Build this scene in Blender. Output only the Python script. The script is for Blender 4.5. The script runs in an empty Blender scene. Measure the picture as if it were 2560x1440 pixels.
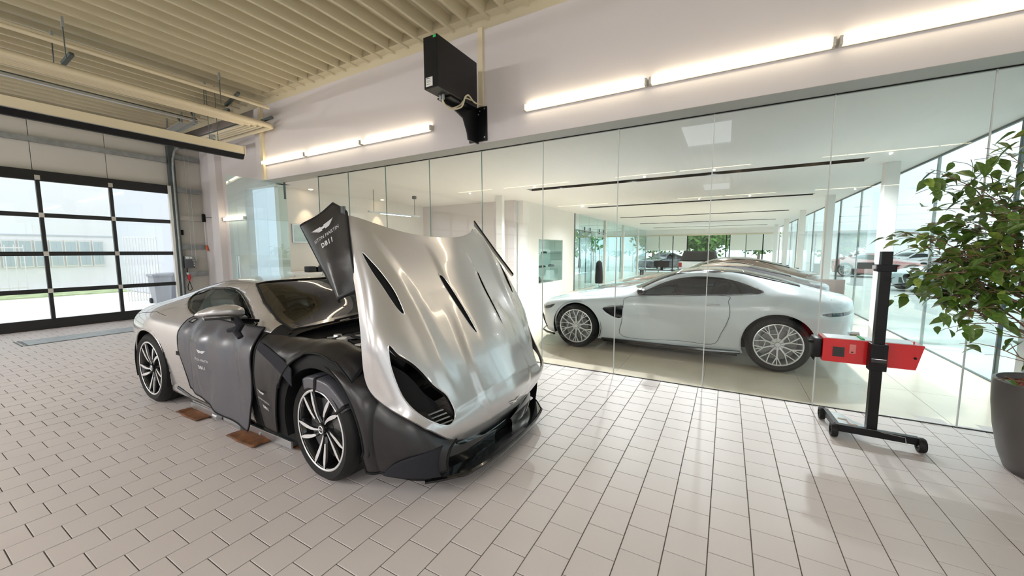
import bpy, bmesh, math, random
import numpy as np
from mathutils import Vector, Matrix
random.seed(7); np.random.seed(7)
S = bpy.context.scene
COL = S.collection
PI = math.pi

# ------------------------------------------------------------------ camera, world, exposure
cam_d = bpy.data.cameras.new('camera'); cam = bpy.data.objects.new('camera', cam_d); COL.objects.link(cam)
S.camera = cam
cam_d.sensor_width = 36.0; cam_d.lens = 948.3 / 2560 * 36.0; cam_d.clip_end = 400
yaw, pitch, roll = -0.51493, 0.096634, -0.0026956
fwd = Vector((math.sin(yaw) * math.cos(pitch), math.cos(yaw) * math.cos(pitch), -math.sin(pitch)))
rgt = Vector((math.cos(yaw), -math.sin(yaw), 0)); upv = rgt.cross(fwd)
r2 = math.cos(roll) * rgt + math.sin(roll) * upv; u2 = -math.sin(roll) * rgt + math.cos(roll) * upv
cam.matrix_world = Matrix(((r2.x, u2.x, -fwd.x, 0), (r2.y, u2.y, -fwd.y, 0), (r2.z, u2.z, -fwd.z, 1.53), (0, 0, 0, 1)))

W = bpy.data.worlds.new('world'); S.world = W; W.use_nodes = True
nt = W.node_tree; nt.nodes.clear()
bg = nt.nodes.new('ShaderNodeBackground'); wo = nt.nodes.new('ShaderNodeOutputWorld')
tc = nt.nodes.new('ShaderNodeTexCoord'); nz = nt.nodes.new('ShaderNodeTexNoise'); nz.inputs['Scale'].default_value = 2.2; nz.inputs['Detail'].default_value = 5
rp = nt.nodes.new('ShaderNodeValToRGB')
rp.color_ramp.elements[0].position = 0.35; rp.color_ramp.elements[0].color = (0.80, 0.90, .98, 1)
rp.color_ramp.elements[1].position = 0.65; rp.color_ramp.elements[1].color = (1, 1, 1, 1)
nt.links.new(tc.outputs['Generated'], nz.inputs['Vector']); nt.links.new(nz.outputs['Fac'], rp.inputs['Fac'])
nt.links.new(rp.outputs['Color'], bg.inputs['Color']); nt.links.new(bg.outputs['Background'], wo.inputs['Surface'])
bg.inputs['Strength'].default_value = 1.55

S.view_settings.view_transform = 'Standard'; S.view_settings.look = 'None'; S.view_settings.gamma = 1.0
S.view_settings.use_curve_mapping = False
S.view_settings.exposure = 0.30
cy = S.cycles
cy.max_bounces = 14; cy.transparent_max_bounces = 40; cy.diffuse_bounces = 6; cy.glossy_bounces = 6; cy.transmission_bounces = 6
cy.use_denoising = True; cy.sample_clamp_indirect = 6; cy.caustics_reflective = False; cy.caustics_refractive = False
S.render.film_transparent = False

sun_d = bpy.data.lights.new('sun', 'SUN'); sun_d.energy = 1.2; sun_d.angle = 0.6; sun_d.color = (1, .97, .93)
sun = bpy.data.objects.new('sun', sun_d); COL.objects.link(sun); sun.rotation_euler = (math.radians(38), math.radians(22), math.radians(-20))

# luminaires of the two rooms (tube rows behind the viewer, downlights in the showroom slots)
REAR_TUBES = [(-11.7, -8.6, -4.85), (-8.5, -5.4, -4.85), (-3.7, -1.6, -4.85), (-1.55, .55, -4.85), (2.2, 5.2, -4.85), (-9.0, -5.9, -12.2), (-2.4, -.3, -12.2), (-.25, 1.85, -12.2), (3.2, 6.0, -12.2)]
for xa, xb, yy in REAR_TUBES:
    d = bpy.data.lights.new('tube_light', 'POINT'); d.energy = (185 if xb < -3 else 100) * (xb - xa); d.color = (.97, .975, 1); d.shadow_soft_size = .03
    o = bpy.data.objects.new('tube_light', d); COL.objects.link(o); o.location = ((xa + xb) / 2, yy, 4.13)
for yy in (8.16, 12.42, 16.86, 21.2, 25.4):
    for xx in (-3.4, -1.8, -.3, 1.2):
        if yy > 9 and xx in (-1.8, 1.2): continue
        d = bpy.data.lights.new('downlight', 'SPOT'); d.energy = 620 if yy < 9 else 220; d.color = (.95, .985, 1); d.spot_size = math.radians(150); d.spot_blend = .8; d.shadow_soft_size = .05
        o = bpy.data.objects.new('downlight', d); COL.objects.link(o); o.location = (xx, yy, 2.99)

# ------------------------------------------------------------------ materials
def principled(name, col, rough=.5, metal=0., coat=0., spec=.5, emit=None, estr=0., bump=None, var=None, coat_rough=.03):
    m = bpy.data.materials.new(name); m.use_nodes = True; n = m.node_tree.nodes; l = m.node_tree.links
    b = n['Principled BSDF']
    b.inputs['Base Color'].default_value = (*col, 1); b.inputs['Roughness'].default_value = rough
    b.inputs['Metallic'].default_value = metal; b.inputs['Coat Weight'].default_value = coat
    b.inputs['Coat Roughness'].default_value = coat_rough; b.inputs['Specular IOR Level'].default_value = spec
    if emit: b.inputs['Emission Color'].default_value = (*emit, 1); b.inputs['Emission Strength'].default_value = estr
    if var or bump:
        t = n.new('ShaderNodeTexCoord')
    if var:   # (scale, amount) subtle colour wear
        q = n.new('ShaderNodeTexNoise'); q.inputs['Scale'].default_value = var[0]; q.inputs['Detail'].default_value = 6
        l.new(t.outputs['Object'], q.inputs['Vector'])
        r = n.new('ShaderNodeValToRGB'); a = var[1]
        r.color_ramp.elements[0].position = .3; r.color_ramp.elements[1].position = .7
        r.color_ramp.elements[0].color = (*[c * (1 - a) for c in col], 1); r.color_ramp.elements[1].color = (*[min(1, c * (1 + a)) for c in col], 1)
        l.new(q.outputs['Fac'], r.inputs['Fac']); l.new(r.outputs['Color'], b.inputs['Base Color'])
    if bump:  # (scale, strength, distance)
        q2 = n.new('ShaderNodeTexNoise'); q2.inputs['Scale'].default_value = bump[0]; q2.inputs['Detail'].default_value = 4
        l.new(t.outputs['Object'], q2.inputs['Vector'])
        bp = n.new('ShaderNodeBump'); bp.inputs['Strength'].default_value = bump[1]; bp.inputs['Distance'].default_value = bump[2]
        l.new(q2.outputs['Fac'], bp.inputs['Height']); l.new(bp.outputs['Normal'], b.inputs['Normal'])
    return m

def thin_glass(name, tint, refl=1.0, rough=0.0, ior=1.5, both=1.6):
    m = bpy.data.materials.new(name); m.use_nodes = True; n = m.node_tree.nodes; l = m.node_tree.links; n.clear()
    o = n.new('ShaderNodeOutputMaterial'); mx = n.new('ShaderNodeMixShader'); tr = n.new('ShaderNodeBsdfTransparent')
    gl = n.new('ShaderNodeBsdfGlossy'); gl.inputs['Roughness'].default_value = rough; gl.inputs['Color'].default_value = (refl, refl, refl, 1)
    tr.inputs['Color'].default_value = (*tint, 1)
    ge = n.new('ShaderNodeNewGeometry'); dt = n.new('ShaderNodeVectorMath'); dt.operation = 'DOT_PRODUCT'
    l.new(ge.outputs['Incoming'], dt.inputs[0]); l.new(ge.outputs['Normal'], dt.inputs[1])
    ab = n.new('ShaderNodeMath'); ab.operation = 'ABSOLUTE'; l.new(dt.outputs['Value'], ab.inputs[0])
    s1 = n.new('ShaderNodeMath'); s1.operation = 'SUBTRACT'; s1.inputs[0].default_value = 1; l.new(ab.outputs[0], s1.inputs[1])
    pw = n.new('ShaderNodeMath'); pw.operation = 'POWER'; pw.inputs[1].default_value = 5; l.new(s1.outputs[0], pw.inputs[0])
    f0 = ((ior - 1) / (ior + 1)) ** 2 * both
    ma = n.new('ShaderNodeMath'); ma.operation = 'MULTIPLY_ADD'; ma.inputs[1].default_value = 1 - f0; ma.inputs[2].default_value = f0
    l.new(pw.outputs[0], ma.inputs[0]); l.new(ma.outputs[0], mx.inputs['Fac'])
    l.new(tr.outputs[0], mx.inputs[1]); l.new(gl.outputs[0], mx.inputs[2]); l.new(mx.outputs[0], o.inputs['Surface'])
    return m

def tile_mat(name, col, rough, coat, speck=.06, big=.05):
    m = principled(name, col, rough, 0, coat, .5, coat_rough=.12); n = m.node_tree.nodes; l = m.node_tree.links; b = n['Principled BSDF']
    t = n.new('ShaderNodeNewGeometry'); a = n.new('ShaderNodeTexNoise'); a.inputs['Scale'].default_value = 260; a.inputs['Detail'].default_value = 2
    c = n.new('ShaderNodeTexNoise'); c.inputs['Scale'].default_value = 1.7; c.inputs['Detail'].default_value = 6
    l.new(t.outputs['Position'], a.inputs['Vector']); l.new(t.outputs['Position'], c.inputs['Vector'])
    x = n.new('ShaderNodeMath'); x.operation = 'MULTIPLY_ADD'; x.inputs[1].default_value = speck * 2; x.inputs[2].default_value = 1 - speck
    y = n.new('ShaderNodeMath'); y.operation = 'MULTIPLY_ADD'; y.inputs[1].default_value = big * 2; y.inputs[2].default_value = 1 - big
    z = n.new('ShaderNodeMath'); z.operation = 'MULTIPLY'
    l.new(a.outputs['Fac'], x.inputs[0]); l.new(c.outputs['Fac'], y.inputs[0]); l.new(x.outputs[0], z.inputs[0]); l.new(y.outputs[0], z.inputs[1])
    v = n.new('ShaderNodeVectorMath'); v.operation = 'SCALE'; v.inputs[0].default_value = col; l.new(z.outputs[0], v.inputs['Scale'])
    l.new(v.outputs[0], b.inputs['Base Color'])
    return m

M = {}
M['tile'] = tile_mat('floor_tile', (.60, .545, .53), .42, 0)
M['joint'] = principled('tile_joint', (.13, .105, .09), .8)
M['stone'] = tile_mat('showroom_stone', (.84, .735, .585), .2, .3, .03, .16)
M['stone_joint'] = principled('stone_joint', (.3, .26, .2), .7)
M['wall'] = principled('wall_paint', (.64, .605, .61), .75, bump=(60, .05, .002))
M['wall_rear'] = principled('rear_wall_dimmed', (.17, .165, .16), .8)  # colour darkened on these unseen walls to weaken their reflection in the glass
M['wall_white'] = principled('white_wall_paint', (.78, .77, .75), .65)
M['soffit'] = principled('soffit_grey', (.42, .42, .40), .6)
M['cream'] = principled('cream_paint', (.70, .62, .45), .45)
M['deck'] = principled('ceiling_deck_paint', (.54, .49, .345), .5)
M['ceil_white'] = principled('ceiling_plaster', (.76, .755, .75), .6)
M['black'] = principled('black_metal', (.005, .005, .006), .36, spec=.3)
M['black_metal'] = M['black']
M['black_gloss'] = principled('black_gloss', (.006, .006, .007), .12, coat=.6)
M['black_matte'] = principled('black_matte', (.005, .005, .0055), .7, spec=.3)
M['rubber'] = principled('tyre_rubber', (.009, .0088, .0088), .6, spec=.3, bump=(90, .25, .003))
M['steel'] = principled('galvanised_steel', (.36, .38, .38), .45, .6, var=(9, .15))
M['darksteel'] = principled('dark_steel', (.10, .12, .12), .45, .5)
M['alu'] = principled('aluminium', (.62, .63, .65), .32, .9)
M['chrome'] = principled('chrome', (.82, .82, .84), .08, 1.)
M['doorframe'] = principled('gate_frame_black', (.008, .007, .008), .42)
M['gasket'] = principled('white_gasket', (.75, .75, .72), .6)
M['panelwall'] = principled('sandwich_panel', (.55, .53, .48), .55)
M['silver'] = principled('silver_grey_paint', (.60, .585, .59), .26, .58, 1.0, .5)
M['white'] = principled('white_paint', (.62, .68, .72), .25, .0, 1.0)
M['bronze'] = principled('bronze_paint', (.17, .125, .095), .2, .6, 1.0)
M['darkpaint'] = principled('dark_grey_paint', (.035, .032, .036), .2, .3, 1.0)
M['roofblack'] = principled('roof_black', (.03, .027, .023), .12, 0, 1.0)
M['redpaint'] = principled('dark_red_paint', (.55, .22, .22), .3, .3, 1.0)
M['carglass'] = thin_glass('car_glass', (.12, .17, .165), 1.0, 0, 1.5, .8)
M['carglass_dark'] = thin_glass('dark_car_glass', (.05, .06, .06), 1.0, 0, 1.55, 1.6)
M['interior'] = principled('cabin_lining', (.03, .028, .027), .7)
M['seat'] = principled('seat_leather', (.06, .045, .04), .5)
M['leather'] = principled('cover_leatherette', (.016, .015, .017), .30, 0, .0, .5, bump=(5, .22, .02))
M['leather_soft'] = principled('cover_leatherette_door', (.080, .080, .096), .27, 0, 0, .6, bump=(4, .25, .02))
M['fleece'] = principled('black_fleece', (.014, .014, .020), .95)
M['print'] = principled('cover_print', (.62, .62, .64), .5)
M['rim_face'] = principled('machined_rim', (.86, .86, .88), .28, .45)
M['rim_black'] = principled('rim_black', (.01, .01, .011), .2, coat=.7)
M['rim_silver'] = principled('rim_silver', (.74, .76, .77), .3, .5)
M['disc'] = principled('brake_disc', (.22, .22, .22), .4, .8)
M['glass'] = thin_glass('showroom_glass', (.968, .982, .975), 1.0, 0, 1.5, .55)
M['glass_edge'] = principled('glass_edge', (.20, .30, .27), .2)
M['glass_edge_white'] = principled('silicone_joint', (.62, .66, .64), .4)
M['facade_glass'] = thin_glass('facade_glass', (.885, .985, .985), 1.0, 0, 1.5, .9)
M['teal_glass'] = thin_glass('teal_partition_glass', (.86, .95, .94), 1.0, 0, 1.5, 1.3)
M['gate_glass'] = thin_glass('gate_glass', (.95, .97, .975), .9, 0, 1.5, .7)
M['tube_rear'] = principled('fluorescent_tube_rear', (1, 1, 1), .5, emit=(1, .86, .58), estr=14)
M['tube'] = principled('fluorescent_tube', (1, 1, 1), .5, emit=(1, .87, .62), estr=11)
M['tube_house'] = principled('lamp_housing', (.62, .58, .5), .5)
M['spot'] = principled('warm_spot', (1, 1, 1), .5, emit=(1, .72, .42), estr=25)
M['red'] = principled('tester_red', (.62, .008, .012), .28, coat=.5)
M['rust'] = principled('rusty_rubber_plate', (.16, .062, .022), .7, var=(14, .55))
M['pot'] = principled('pot_anthracite', (.085, .078, .075), .42)
M['mulch'] = principled('clay_granules', (.28, .07, .035), .8, var=(60, .5))
M['leaf'] = principled('ficus_leaf', (.085, .16, .024), .38, coat=.2, var=(5, .45))
M['leaf2'] = principled('ficus_leaf_light', (.22, .32, .05), .4, coat=.2, var=(5, .3))
M['bark'] = principled('ficus_bark', (.22, .13, .08), .8)
M['cable'] = principled('cream_cable', (.62, .55, .40), .5)
M['paper'] = principled('white_label', (.8, .8, .78), .6)
M['green'] = principled('green_sticker', (.02, .45, .12), .5)
M['orange'] = principled('orange_plastic', (.6, .10, .02), .5)
M['plug_red'] = principled('red_plug', (.55, .03, .03), .4)
M['asphalt'] = principled('paving_grey', (.80, .78, .76), .9, var=(2, .08))
M['asphalt_dark'] = principled('car_park_paving', (.66, .65, .63), .9, var=(1, .08))
M['grass'] = principled('grass_green', (.42, .50, .28), .95, var=(3, .3))
M['field'] = principled('dry_field', (.42, .40, .22), .95, var=(.5, .2))
M['house'] = principled('render_facade', (.86, .86, .88), .8)
M['house_grey'] = principled('grey_facade', (.58, .60, .66), .8)
M['house_win'] = principled('far_window', (.50, .58, .62), .2)
M['tree'] = principled('far_foliage', (.10, .20, .035), .8, var=(2, .5))
M['blind'] = principled('roller_blind', (.68, .72, .68), .8)
M['grey_fabric'] = principled('taupe_leather', (.12, .10, .09), .55)
M['picture'] = principled('pale_blue_picture', (.42, .58, .62), .4, var=(3, .15))
M['darkwall'] = principled('dark_grey_wall', (.10, .12, .12), .5)
M['blue'] = principled('blue_line', (.02, .05, .14), .4)
M['lamp_red'] = principled('tail_lamp', (.25, .02, .02), .1, coat=1.)
M['headlamp'] = principled('lamp_lens', (.05, .055, .06), .08, .2, coat=1.)
M['boxgrey'] = principled('control_box_grey', (.085, .09, .10), .5)
M['bin'] = principled('bin_grey', (.30, .31, .34), .6)
M['yellow'] = principled('yellow_facade', (.6, .42, .12), .8)

# ------------------------------------------------------------------ mesh helpers
class MB:
    def __init__(s): s.v = []; s.f = []
    def add(s, vs, fs):
        o = len(s.v); s.v += [tuple(map(float, p)) for p in vs]; s.f += [tuple(i + o for i in f) for f in fs]; return s
    def box(s, x0, x1, y0, y1, z0, z1):
        v = [(x0, y0, z0), (x1, y0, z0), (x1, y1, z0), (x0, y1, z0), (x0, y0, z1), (x1, y0, z1), (x1, y1, z1), (x0, y1, z1)]
        return s.add(v, [(0, 3, 2, 1), (4, 5, 6, 7), (0, 1, 5, 4), (1, 2, 6, 5), (2, 3, 7, 6), (3, 0, 4, 7)])
    def bbox(s, x0, x1, y0, y1, z0, z1, b=.01):   # box with chamfered edges
        bm = bmesh.new(); bmesh.ops.create_cube(bm, size=1)
        for v in bm.verts: v.co = Vector(((x0 + x1) / 2 + v.co.x * (x1 - x0), (y0 + y1) / 2 + v.co.y * (y1 - y0), (z0 + z1) / 2 + v.co.z * (z1 - z0)))
        bmesh.ops.bevel(bm, geom=bm.edges[:], offset=b, segments=2, affect='EDGES', profile=.6)
        bm.verts.index_update(); s.add([v.co for v in bm.verts], [[v.index for v in f.verts] for f in bm.faces]); bm.free(); return s
    def beam(s, p, q, w, h, up=(0, 0, 1)):
        p = Vector(p); q = Vector(q); d = (q - p).normalized(); u = Vector(up)
        if abs(d.dot(u)) > .95: u = Vector((1, 0, 0))
        a = d.cross(u).normalized() * w / 2; b = a.cross(d).normalized() * h / 2
        v = [p - a - b, p + a - b, p + a + b, p - a + b, q - a - b, q + a - b, q + a + b, q - a + b]
        return s.add(v, [(0, 1, 2, 3), (7, 6, 5, 4), (0, 4, 5, 1), (1, 5, 6, 2), (2, 6, 7, 3), (3, 7, 4, 0)])
    def tube(s, pts, r, n=8, cap=True):
        pts = [Vector(p) for p in pts]; rs = r if isinstance(r, (list, tuple)) else [r] * len(pts)
        o = len(s.v); prev = None
        for i, p in enumerate(pts):
            d = (pts[min(i + 1, len(pts) - 1)] - pts[max(i - 1, 0)]).normalized()
            if prev is None: a = d.orthogonal().normalized()
            else: a = (prev - d * prev.dot(d)).normalized()
            prev = a; b = d.cross(a)
            for k in range(n):
                t = 2 * PI * k / n; s.v.append(tuple(p + (a * math.cos(t) + b * math.sin(t)) * rs[i]))
        for i in range(len(pts) - 1):
            for k in range(n):
                k2 = (k + 1) % n; s.f.append((o + i * n + k, o + i * n + k2, o + (i + 1) * n + k2, o + (i + 1) * n + k))
        if cap:
            s.f.append(tuple(o + k for k in range(n))[::-1]); s.f.append(tuple(o + (len(pts) - 1) * n + k for k in range(n)))
        return s
    def lathe(s, prof, c, axis='z', n=32, a0=0, a1=2 * PI):   # prof: (r, h)
        c = Vector(c); o = len(s.v); full = abs(a1 - a0 - 2 * PI) < 1e-6; m = n if full else n + 1
        for (r, h) in prof:
            for k in range(m):
                t = a0 + (a1 - a0) * k / n; x, y = r * math.cos(t), r * math.sin(t)
                s.v.append(tuple(c + (Vector((x, y, h)) if axis == 'z' else Vector((x, h, y)) if axis == 'y' else Vector((h, x, y)))))
        for i in range(len(prof) - 1):
            for k in range(n):
                k2 = (k + 1) % m; s.f.append((o + i * m + k, o + i * m + k2, o + (i + 1) * m + k2, o + (i + 1) * m + k))
        return s
    def prism(s, poly, d0, d1, plane='xz'):   # extrude 2-D polygon between d0 and d1
        f = {'xz': lambda a, b, d: (a, d, b), 'xy': lambda a, b, d: (a, b, d), 'yz': lambda a, b, d: (d, a, b)}[plane]
        n = len(poly); o = len(s.v)
        s.v += [f(a, b, d0) for a, b in poly] + [f(a, b, d1) for a, b in poly]
        s.f.append(tuple(range(o, o + n))); s.f.append(tuple(range(o + 2 * n - 1, o + n - 1, -1)))
        for i in range(n):
            j = (i + 1) % n; s.f.append((o + i, o + i + n, o + j + n, o + j))
        return s
    def build(s, name, mat, parent=None, smooth=False, fix=True):
        me = bpy.data.meshes.new(name); me.from_pydata(s.v, [], s.f); me.materials.append(M[mat] if isinstance(mat, str) else mat)
        if fix:
            bm = bmesh.new(); bm.from_mesh(me); bmesh.ops.recalc_face_normals(bm, faces=bm.faces[:]); bm.to_mesh(me); bm.free()
        if smooth:
            me.polygons.foreach_set('use_smooth', [True] * len(me.polygons))
            if smooth != 'all':
                try: me.set_sharp_from_angle(angle=math.radians(smooth if smooth is not True else 40))
                except Exception: pass
        me.update()
        o = bpy.data.objects.new(name, me); COL.objects.link(o)
        if parent is not None: o.parent = parent; o.matrix_parent_inverse = parent_inv(parent)
        return o
def parent_inv(p):
    if p.parent is not None: return Matrix.Identity(4)
    return (Matrix.Translation(p.location) @ p.rotation_euler.to_matrix().to_4x4()).inverted()
def empty(name, loc, label, cat, group=None, kind=None, rz=0):
    o = bpy.data.objects.new(name, None); COL.objects.link(o); o.location = loc; o.rotation_euler = (0, 0, rz); o.empty_display_size = .1
    return tag(o, label, cat, group, kind)
def tag(o, label=None, cat=None, group=None, kind=None):
    if label: o['label'] = label
    if cat: o['category'] = cat
    if group: o['group'] = group
    if kind: o['kind'] = kind
    return o
def copy_tree(o, parent=None):
    c = o.copy(); COL.objects.link(c); c.parent = parent
    if parent is not None: c.matrix_parent_inverse = o.matrix_parent_inverse.copy()
    for ch in list(o.children): copy_tree(ch, c)
    return c
def struct(name, mb, mat, label=None, parent=None, **k):
    o = mb.build(name, mat, parent, **k)
    if parent is None: tag(o, label, None, None, 'structure')
    return o
# ------------------------------------------------------------------ car body surfaces (numpy)
def pchip(x, y, xs):
    x = np.asarray(x, float); y = np.asarray(y, float); h = np.diff(x); d = np.diff(y) / h; m = np.zeros_like(y)
    for i in range(1, len(x) - 1):
        if d[i - 1] * d[i] > 0:
            w1 = 2 * h[i] + h[i - 1]; w2 = h[i] + 2 * h[i - 1]; m[i] = (w1 + w2) / (w1 / d[i - 1] + w2 / d[i])
    m[0] = d[0]; m[-1] = d[-1]
    k = np.clip(np.searchsorted(x, xs) - 1, 0, len(x) - 2); t = (xs - x[k]) / h[k]
    return (2 * t**3 - 3 * t**2 + 1) * y[k] + (t**3 - 2 * t**2 + t) * h[k] * m[k] + (-2 * t**3 + 3 * t**2) * y[k + 1] + (t**3 - t**2) * h[k] * m[k + 1]
def catmull(P, sub, tension=.5):   # P: (n, k) -> dense polyline through the points
    P = np.asarray(P, float); n = len(P); out = []
    for i in range(n - 1):
        p0 = P[i - 1] if i else 2 * P[0] - P[1]; p1, p2 = P[i], P[i + 1]; p3 = P[i + 2] if i + 2 < n else 2 * P[-1] - P[-2]
        L = np.linalg.norm(p2 - p1) + 1e-9; m1 = (p2 - p0) * tension; m2 = (p3 - p1) * tension
        for m in (m1, m2):
            q = np.linalg.norm(m)
            if q > L * 1.1: m *= L * 1.1 / q
        for k in range(sub):
            t = k / sub; out.append((2 * t**3 - 3 * t**2 + 1) * p1 + (t**3 - 2 * t**2 + t) * m1 + (-2 * t**3 + 3 * t**2) * p2 + (t**3 - t**2) * m2)
    out.append(P[-1]); return np.array(out)
def surf(table, xs, sub):
    """table: {x: [(w, z) ...]} -> array (len(xs), nv, 3) of (x, w, z), w the half-width; curve 0 is the lowest."""
    X = sorted(table); nc = len(table[X[0]]); C = np.zeros((len(xs), nc, 2))
    for c in range(nc):
        for k in range(2): C[:, c, k] = pchip(X, [table[x][c][k] for x in X], np.asarray(xs))
    G = []
    for i, x in enumerate(xs):
        q = catmull(C[i], sub); G.append(np.column_stack([np.full(len(q), x), q]))
    return np.array(G)
def relax(G, nx_it, nv_it):
    G = G.copy()
    for _ in range(nx_it): G[1:-1, :, 1:] = .5 * G[1:-1, :, 1:] + .25 * (G[:-2, :, 1:] + G[2:, :, 1:])
    for _ in range(nv_it):
        m = G[:, -2:-1].copy(); m[..., 1] *= -1; E = np.concatenate([G, m], 1); E[:, 1:-1, 1:] = .5 * E[:, 1:-1, 1:] + .25 * (E[:, :-2, 1:] + E[:, 2:, 1:]); E[:, -2, 1] = 0; G = E[:, :-1]
    return G
def full_mesh(G, yc, seam=True):
    """mirror the half grid (x, w, z) about y = yc; last column is the centre line. Returns V (n,3), F list, side sign per vertex."""
    nx, nv, _ = G.shape; R = G.copy(); R[:, :, 1] = yc - G[:, :, 1]; L = G[:, ::-1].copy(); L[:, :, 1] = yc + L[:, :, 1]
    A = np.concatenate([R, L[:, 1:]], axis=1) if seam else R; n2 = A.shape[1]
    V = A.reshape(-1, 3).copy(); F = [(i * n2 + j, (i + 1) * n2 + j, (i + 1) * n2 + j + 1, i * n2 + j + 1) for i in range(nx - 1) for j in range(n2 - 1)]
    return V, F
def smooth_poly(pts, n=10): 
    P = np.array(pts + pts[:3], float); out = []
    for i in range(1, len(pts) + 1):
        p0, p1, p2, p3 = P[i - 1], P[i], P[(i + 1)], P[(i + 2) % len(P)] if i + 2 < len(P) else P[(i + 2) % len(pts)]
        for k in range(n):
            t = k / n; out.append(.5 * (2 * p1 + (p2 - p0) * t + (2 * p0 - 5 * p1 + 4 * p2 - p3) * t * t + (3 * p1 - p0 - 3 * p2 + p3) * t**3))
    return [tuple(o) for o in out]
def inside(poly, P):
    poly = np.asarray(poly); x, y = P[:, 0], P[:, 1]; c = np.zeros(len(P), bool); n = len(poly)
    for i in range(n):
        x1, y1 = poly[i]; x2, y2 = poly[(i + 1) % n]
        if y1 == y2: continue
        m = ((y1 > y) != (y2 > y)) & (x < (x2 - x1) * (y - y1) / (y2 - y1) + x1); c ^= m
    return c
def carve(V, F, poly, axes, sel):
    """cut faces inside closed 2-D polygon (in the coordinates `axes`) from the mesh, snapping vertices onto the outline.
    sel(V) -> bool mask of the vertices allowed. Returns (F_out, F_in); V is changed in place."""
    ok = sel(V); P = V[:, axes]; ins = inside(poly, P) & ok; poly = np.asarray(poly)
    E = {}
    for f in F:
        for a, b in zip(f, f[1:] + f[:1]):
            if ins[a] != ins[b] and ok[a] and ok[b]: E[(min(a, b), max(a, b))] = 1
    on = np.zeros(len(V), bool); best = {}
    A = poly; B = np.roll(poly, -1, 0)
    for (a, b) in E:
        p, q = P[a], P[b]; d = q - p; e = B - A; den = d[0] * e[:, 1] - d[1] * e[:, 0]; den[den == 0] = 1e-12
        w = A - p; t = (w[:, 0] * e[:, 1] - w[:, 1] * e[:, 0]) / den; u = (w[:, 0] * d[1] - w[:, 1] * d[0]) / den
        k = np.where((t >= 0) & (t <= 1) & (u >= 0) & (u <= 1))[0]
        if not len(k): continue
        t0 = t[k[0]]; X = V[a] * (1 - t0) + V[b] * t0; v = a if t0 < .5 else b; dd = min(t0, 1 - t0) * np.linalg.norm(V[a] - V[b])
        if v not in best or dd < best[v][0]: best[v] = (dd, X)
    for v, (_, X) in best.items(): V[v] = X; on[v] = True
    Fi, Fo = [], []
    for f in F:
        st = [(1 if ins[v] else -1) for v in f if not on[v]]
        if st and min(st) == 1 and all(ok[v] for v in f): Fi.append(f)
        elif st and max(st) == -1: Fo.append(f)
        elif len(st) == 2 and len(f) == 4 and ((on[f[0]] and on[f[2]]) or (on[f[1]] and on[f[3]])):
            for t in (((f[0], f[1], f[2]), (f[0], f[2], f[3])) if on[f[0]] and on[f[2]] else ((f[1], f[2], f[3]), (f[1], f[3], f[0]))):
                v = [q for q in t if not on[q]][0]; (Fi if ins[v] else Fo).append(t)
        else:
            c = V[list(f)][:, axes].mean(0)[None]
            (Fi if all(ok[v] for v in f) and inside(poly, c)[0] else Fo).append(f)
    return Fo, Fi
def compact(V, F):
    idx = sorted({i for f in F for i in f}); mp = {i: k for k, i in enumerate(idx)}
    return V[idx].tolist() if isinstance(V, np.ndarray) else [V[i] for i in idx], [tuple(mp[i] for i in f) for f in F]
def side_w(G, x, z):
    """half width of half-grid G at (x, z), taking the outermost crossing below the belt."""
    X = G[:, 0, 0]; s = 1 if X[-1] > X[0] else -1; i = int(np.clip(np.searchsorted(X * s, x * s) - 1, 0, len(X) - 2)); t = (x - X[i]) / (X[i + 1] - X[i]); t = min(max(t, 0), 1)
    r = []
    for k in (i, i + 1):
        zz = np.maximum.accumulate(G[k, :, 2] + np.arange(G.shape[1]) * 1e-7); r.append(np.interp(z, zz, G[k, :, 1]))
    return r[0] * (1 - t) + r[1] * t
def top_z(G, x, w):
    X = G[:, 0, 0]; s = 1 if X[-1] > X[0] else -1; i = int(np.clip(np.searchsorted(X * s, x * s) - 1, 0, len(X) - 2)); t = (x - X[i]) / (X[i + 1] - X[i]); t = min(max(t, 0), 1)
    r = []
    for k in (i, i + 1):
        ww = G[k, ::-1, 1]; j = int(np.argmax(ww)); r.append(np.interp(w, ww[:j + 1], G[k, ::-1, 2][:j + 1]))
    return r[0] * (1 - t) + r[1] * t

# DB11-type coupe: closed clamshell, body and front end tables (world x, half width, z)
YC1 = 2.42
HOOD = {
 -3.00: [(.755, .915), (.745, .955), (.67, .98), (.40, .99), (0, 1.0)],
 -2.75: [(.80, .86), (.785, .915), (.70, .96), (.40, .965), (0, 1.0)],
 -2.48: [(.855, .785), (.835, .86), (.73, .92), (.42, .925), (0, .97)],
 -2.21: [(.925, .70), (.90, .785), (.77, .855), (.44, .88), (0, .935)],
 -2.05: [(.95, .60), (.925, .72), (.79, .81), (.45, .845), (0, .91)],
 -1.93: [(.945, .515), (.915, .65), (.78, .77), (.44, .82), (0, .888)],
 -1.80: [(.925, .545), (.875, .645), (.745, .73), (.41, .79), (0, .862)],
 -1.66: [(.885, .595), (.815, .65), (.68, .69), (.38, .75), (0, .82)],
 -1.55: [(.815, .620), (.73, .645), (.585, .665), (.34, .72), (0, .78)],
 -1.47: [(.74, .605), (.66, .635), (.52, .655), (.29, .695), (0, .745)],
 -1.41: [(.64, .555), (.57, .595), (.44, .625), (.26, .66), (0, .705)],
 -1.37: [(.50, .50), (.45, .545), (.36, .59), (.20, .625), (0, .66)],
 -1.345: [(.33, .45), (.29, .50), (.23, .54), (.13, .575), (0, .60)],
 -1.337: [(.18, .437), (.16, .46), (.12, .49), (.07, .515), (0, .535)],
 -1.330: [(.03, .415), (.024, .418), (.018, .42), (.01, .422), (0, .425)],
}
HX, HZ, HA = -1.65, .50, math.radians(47)
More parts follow.
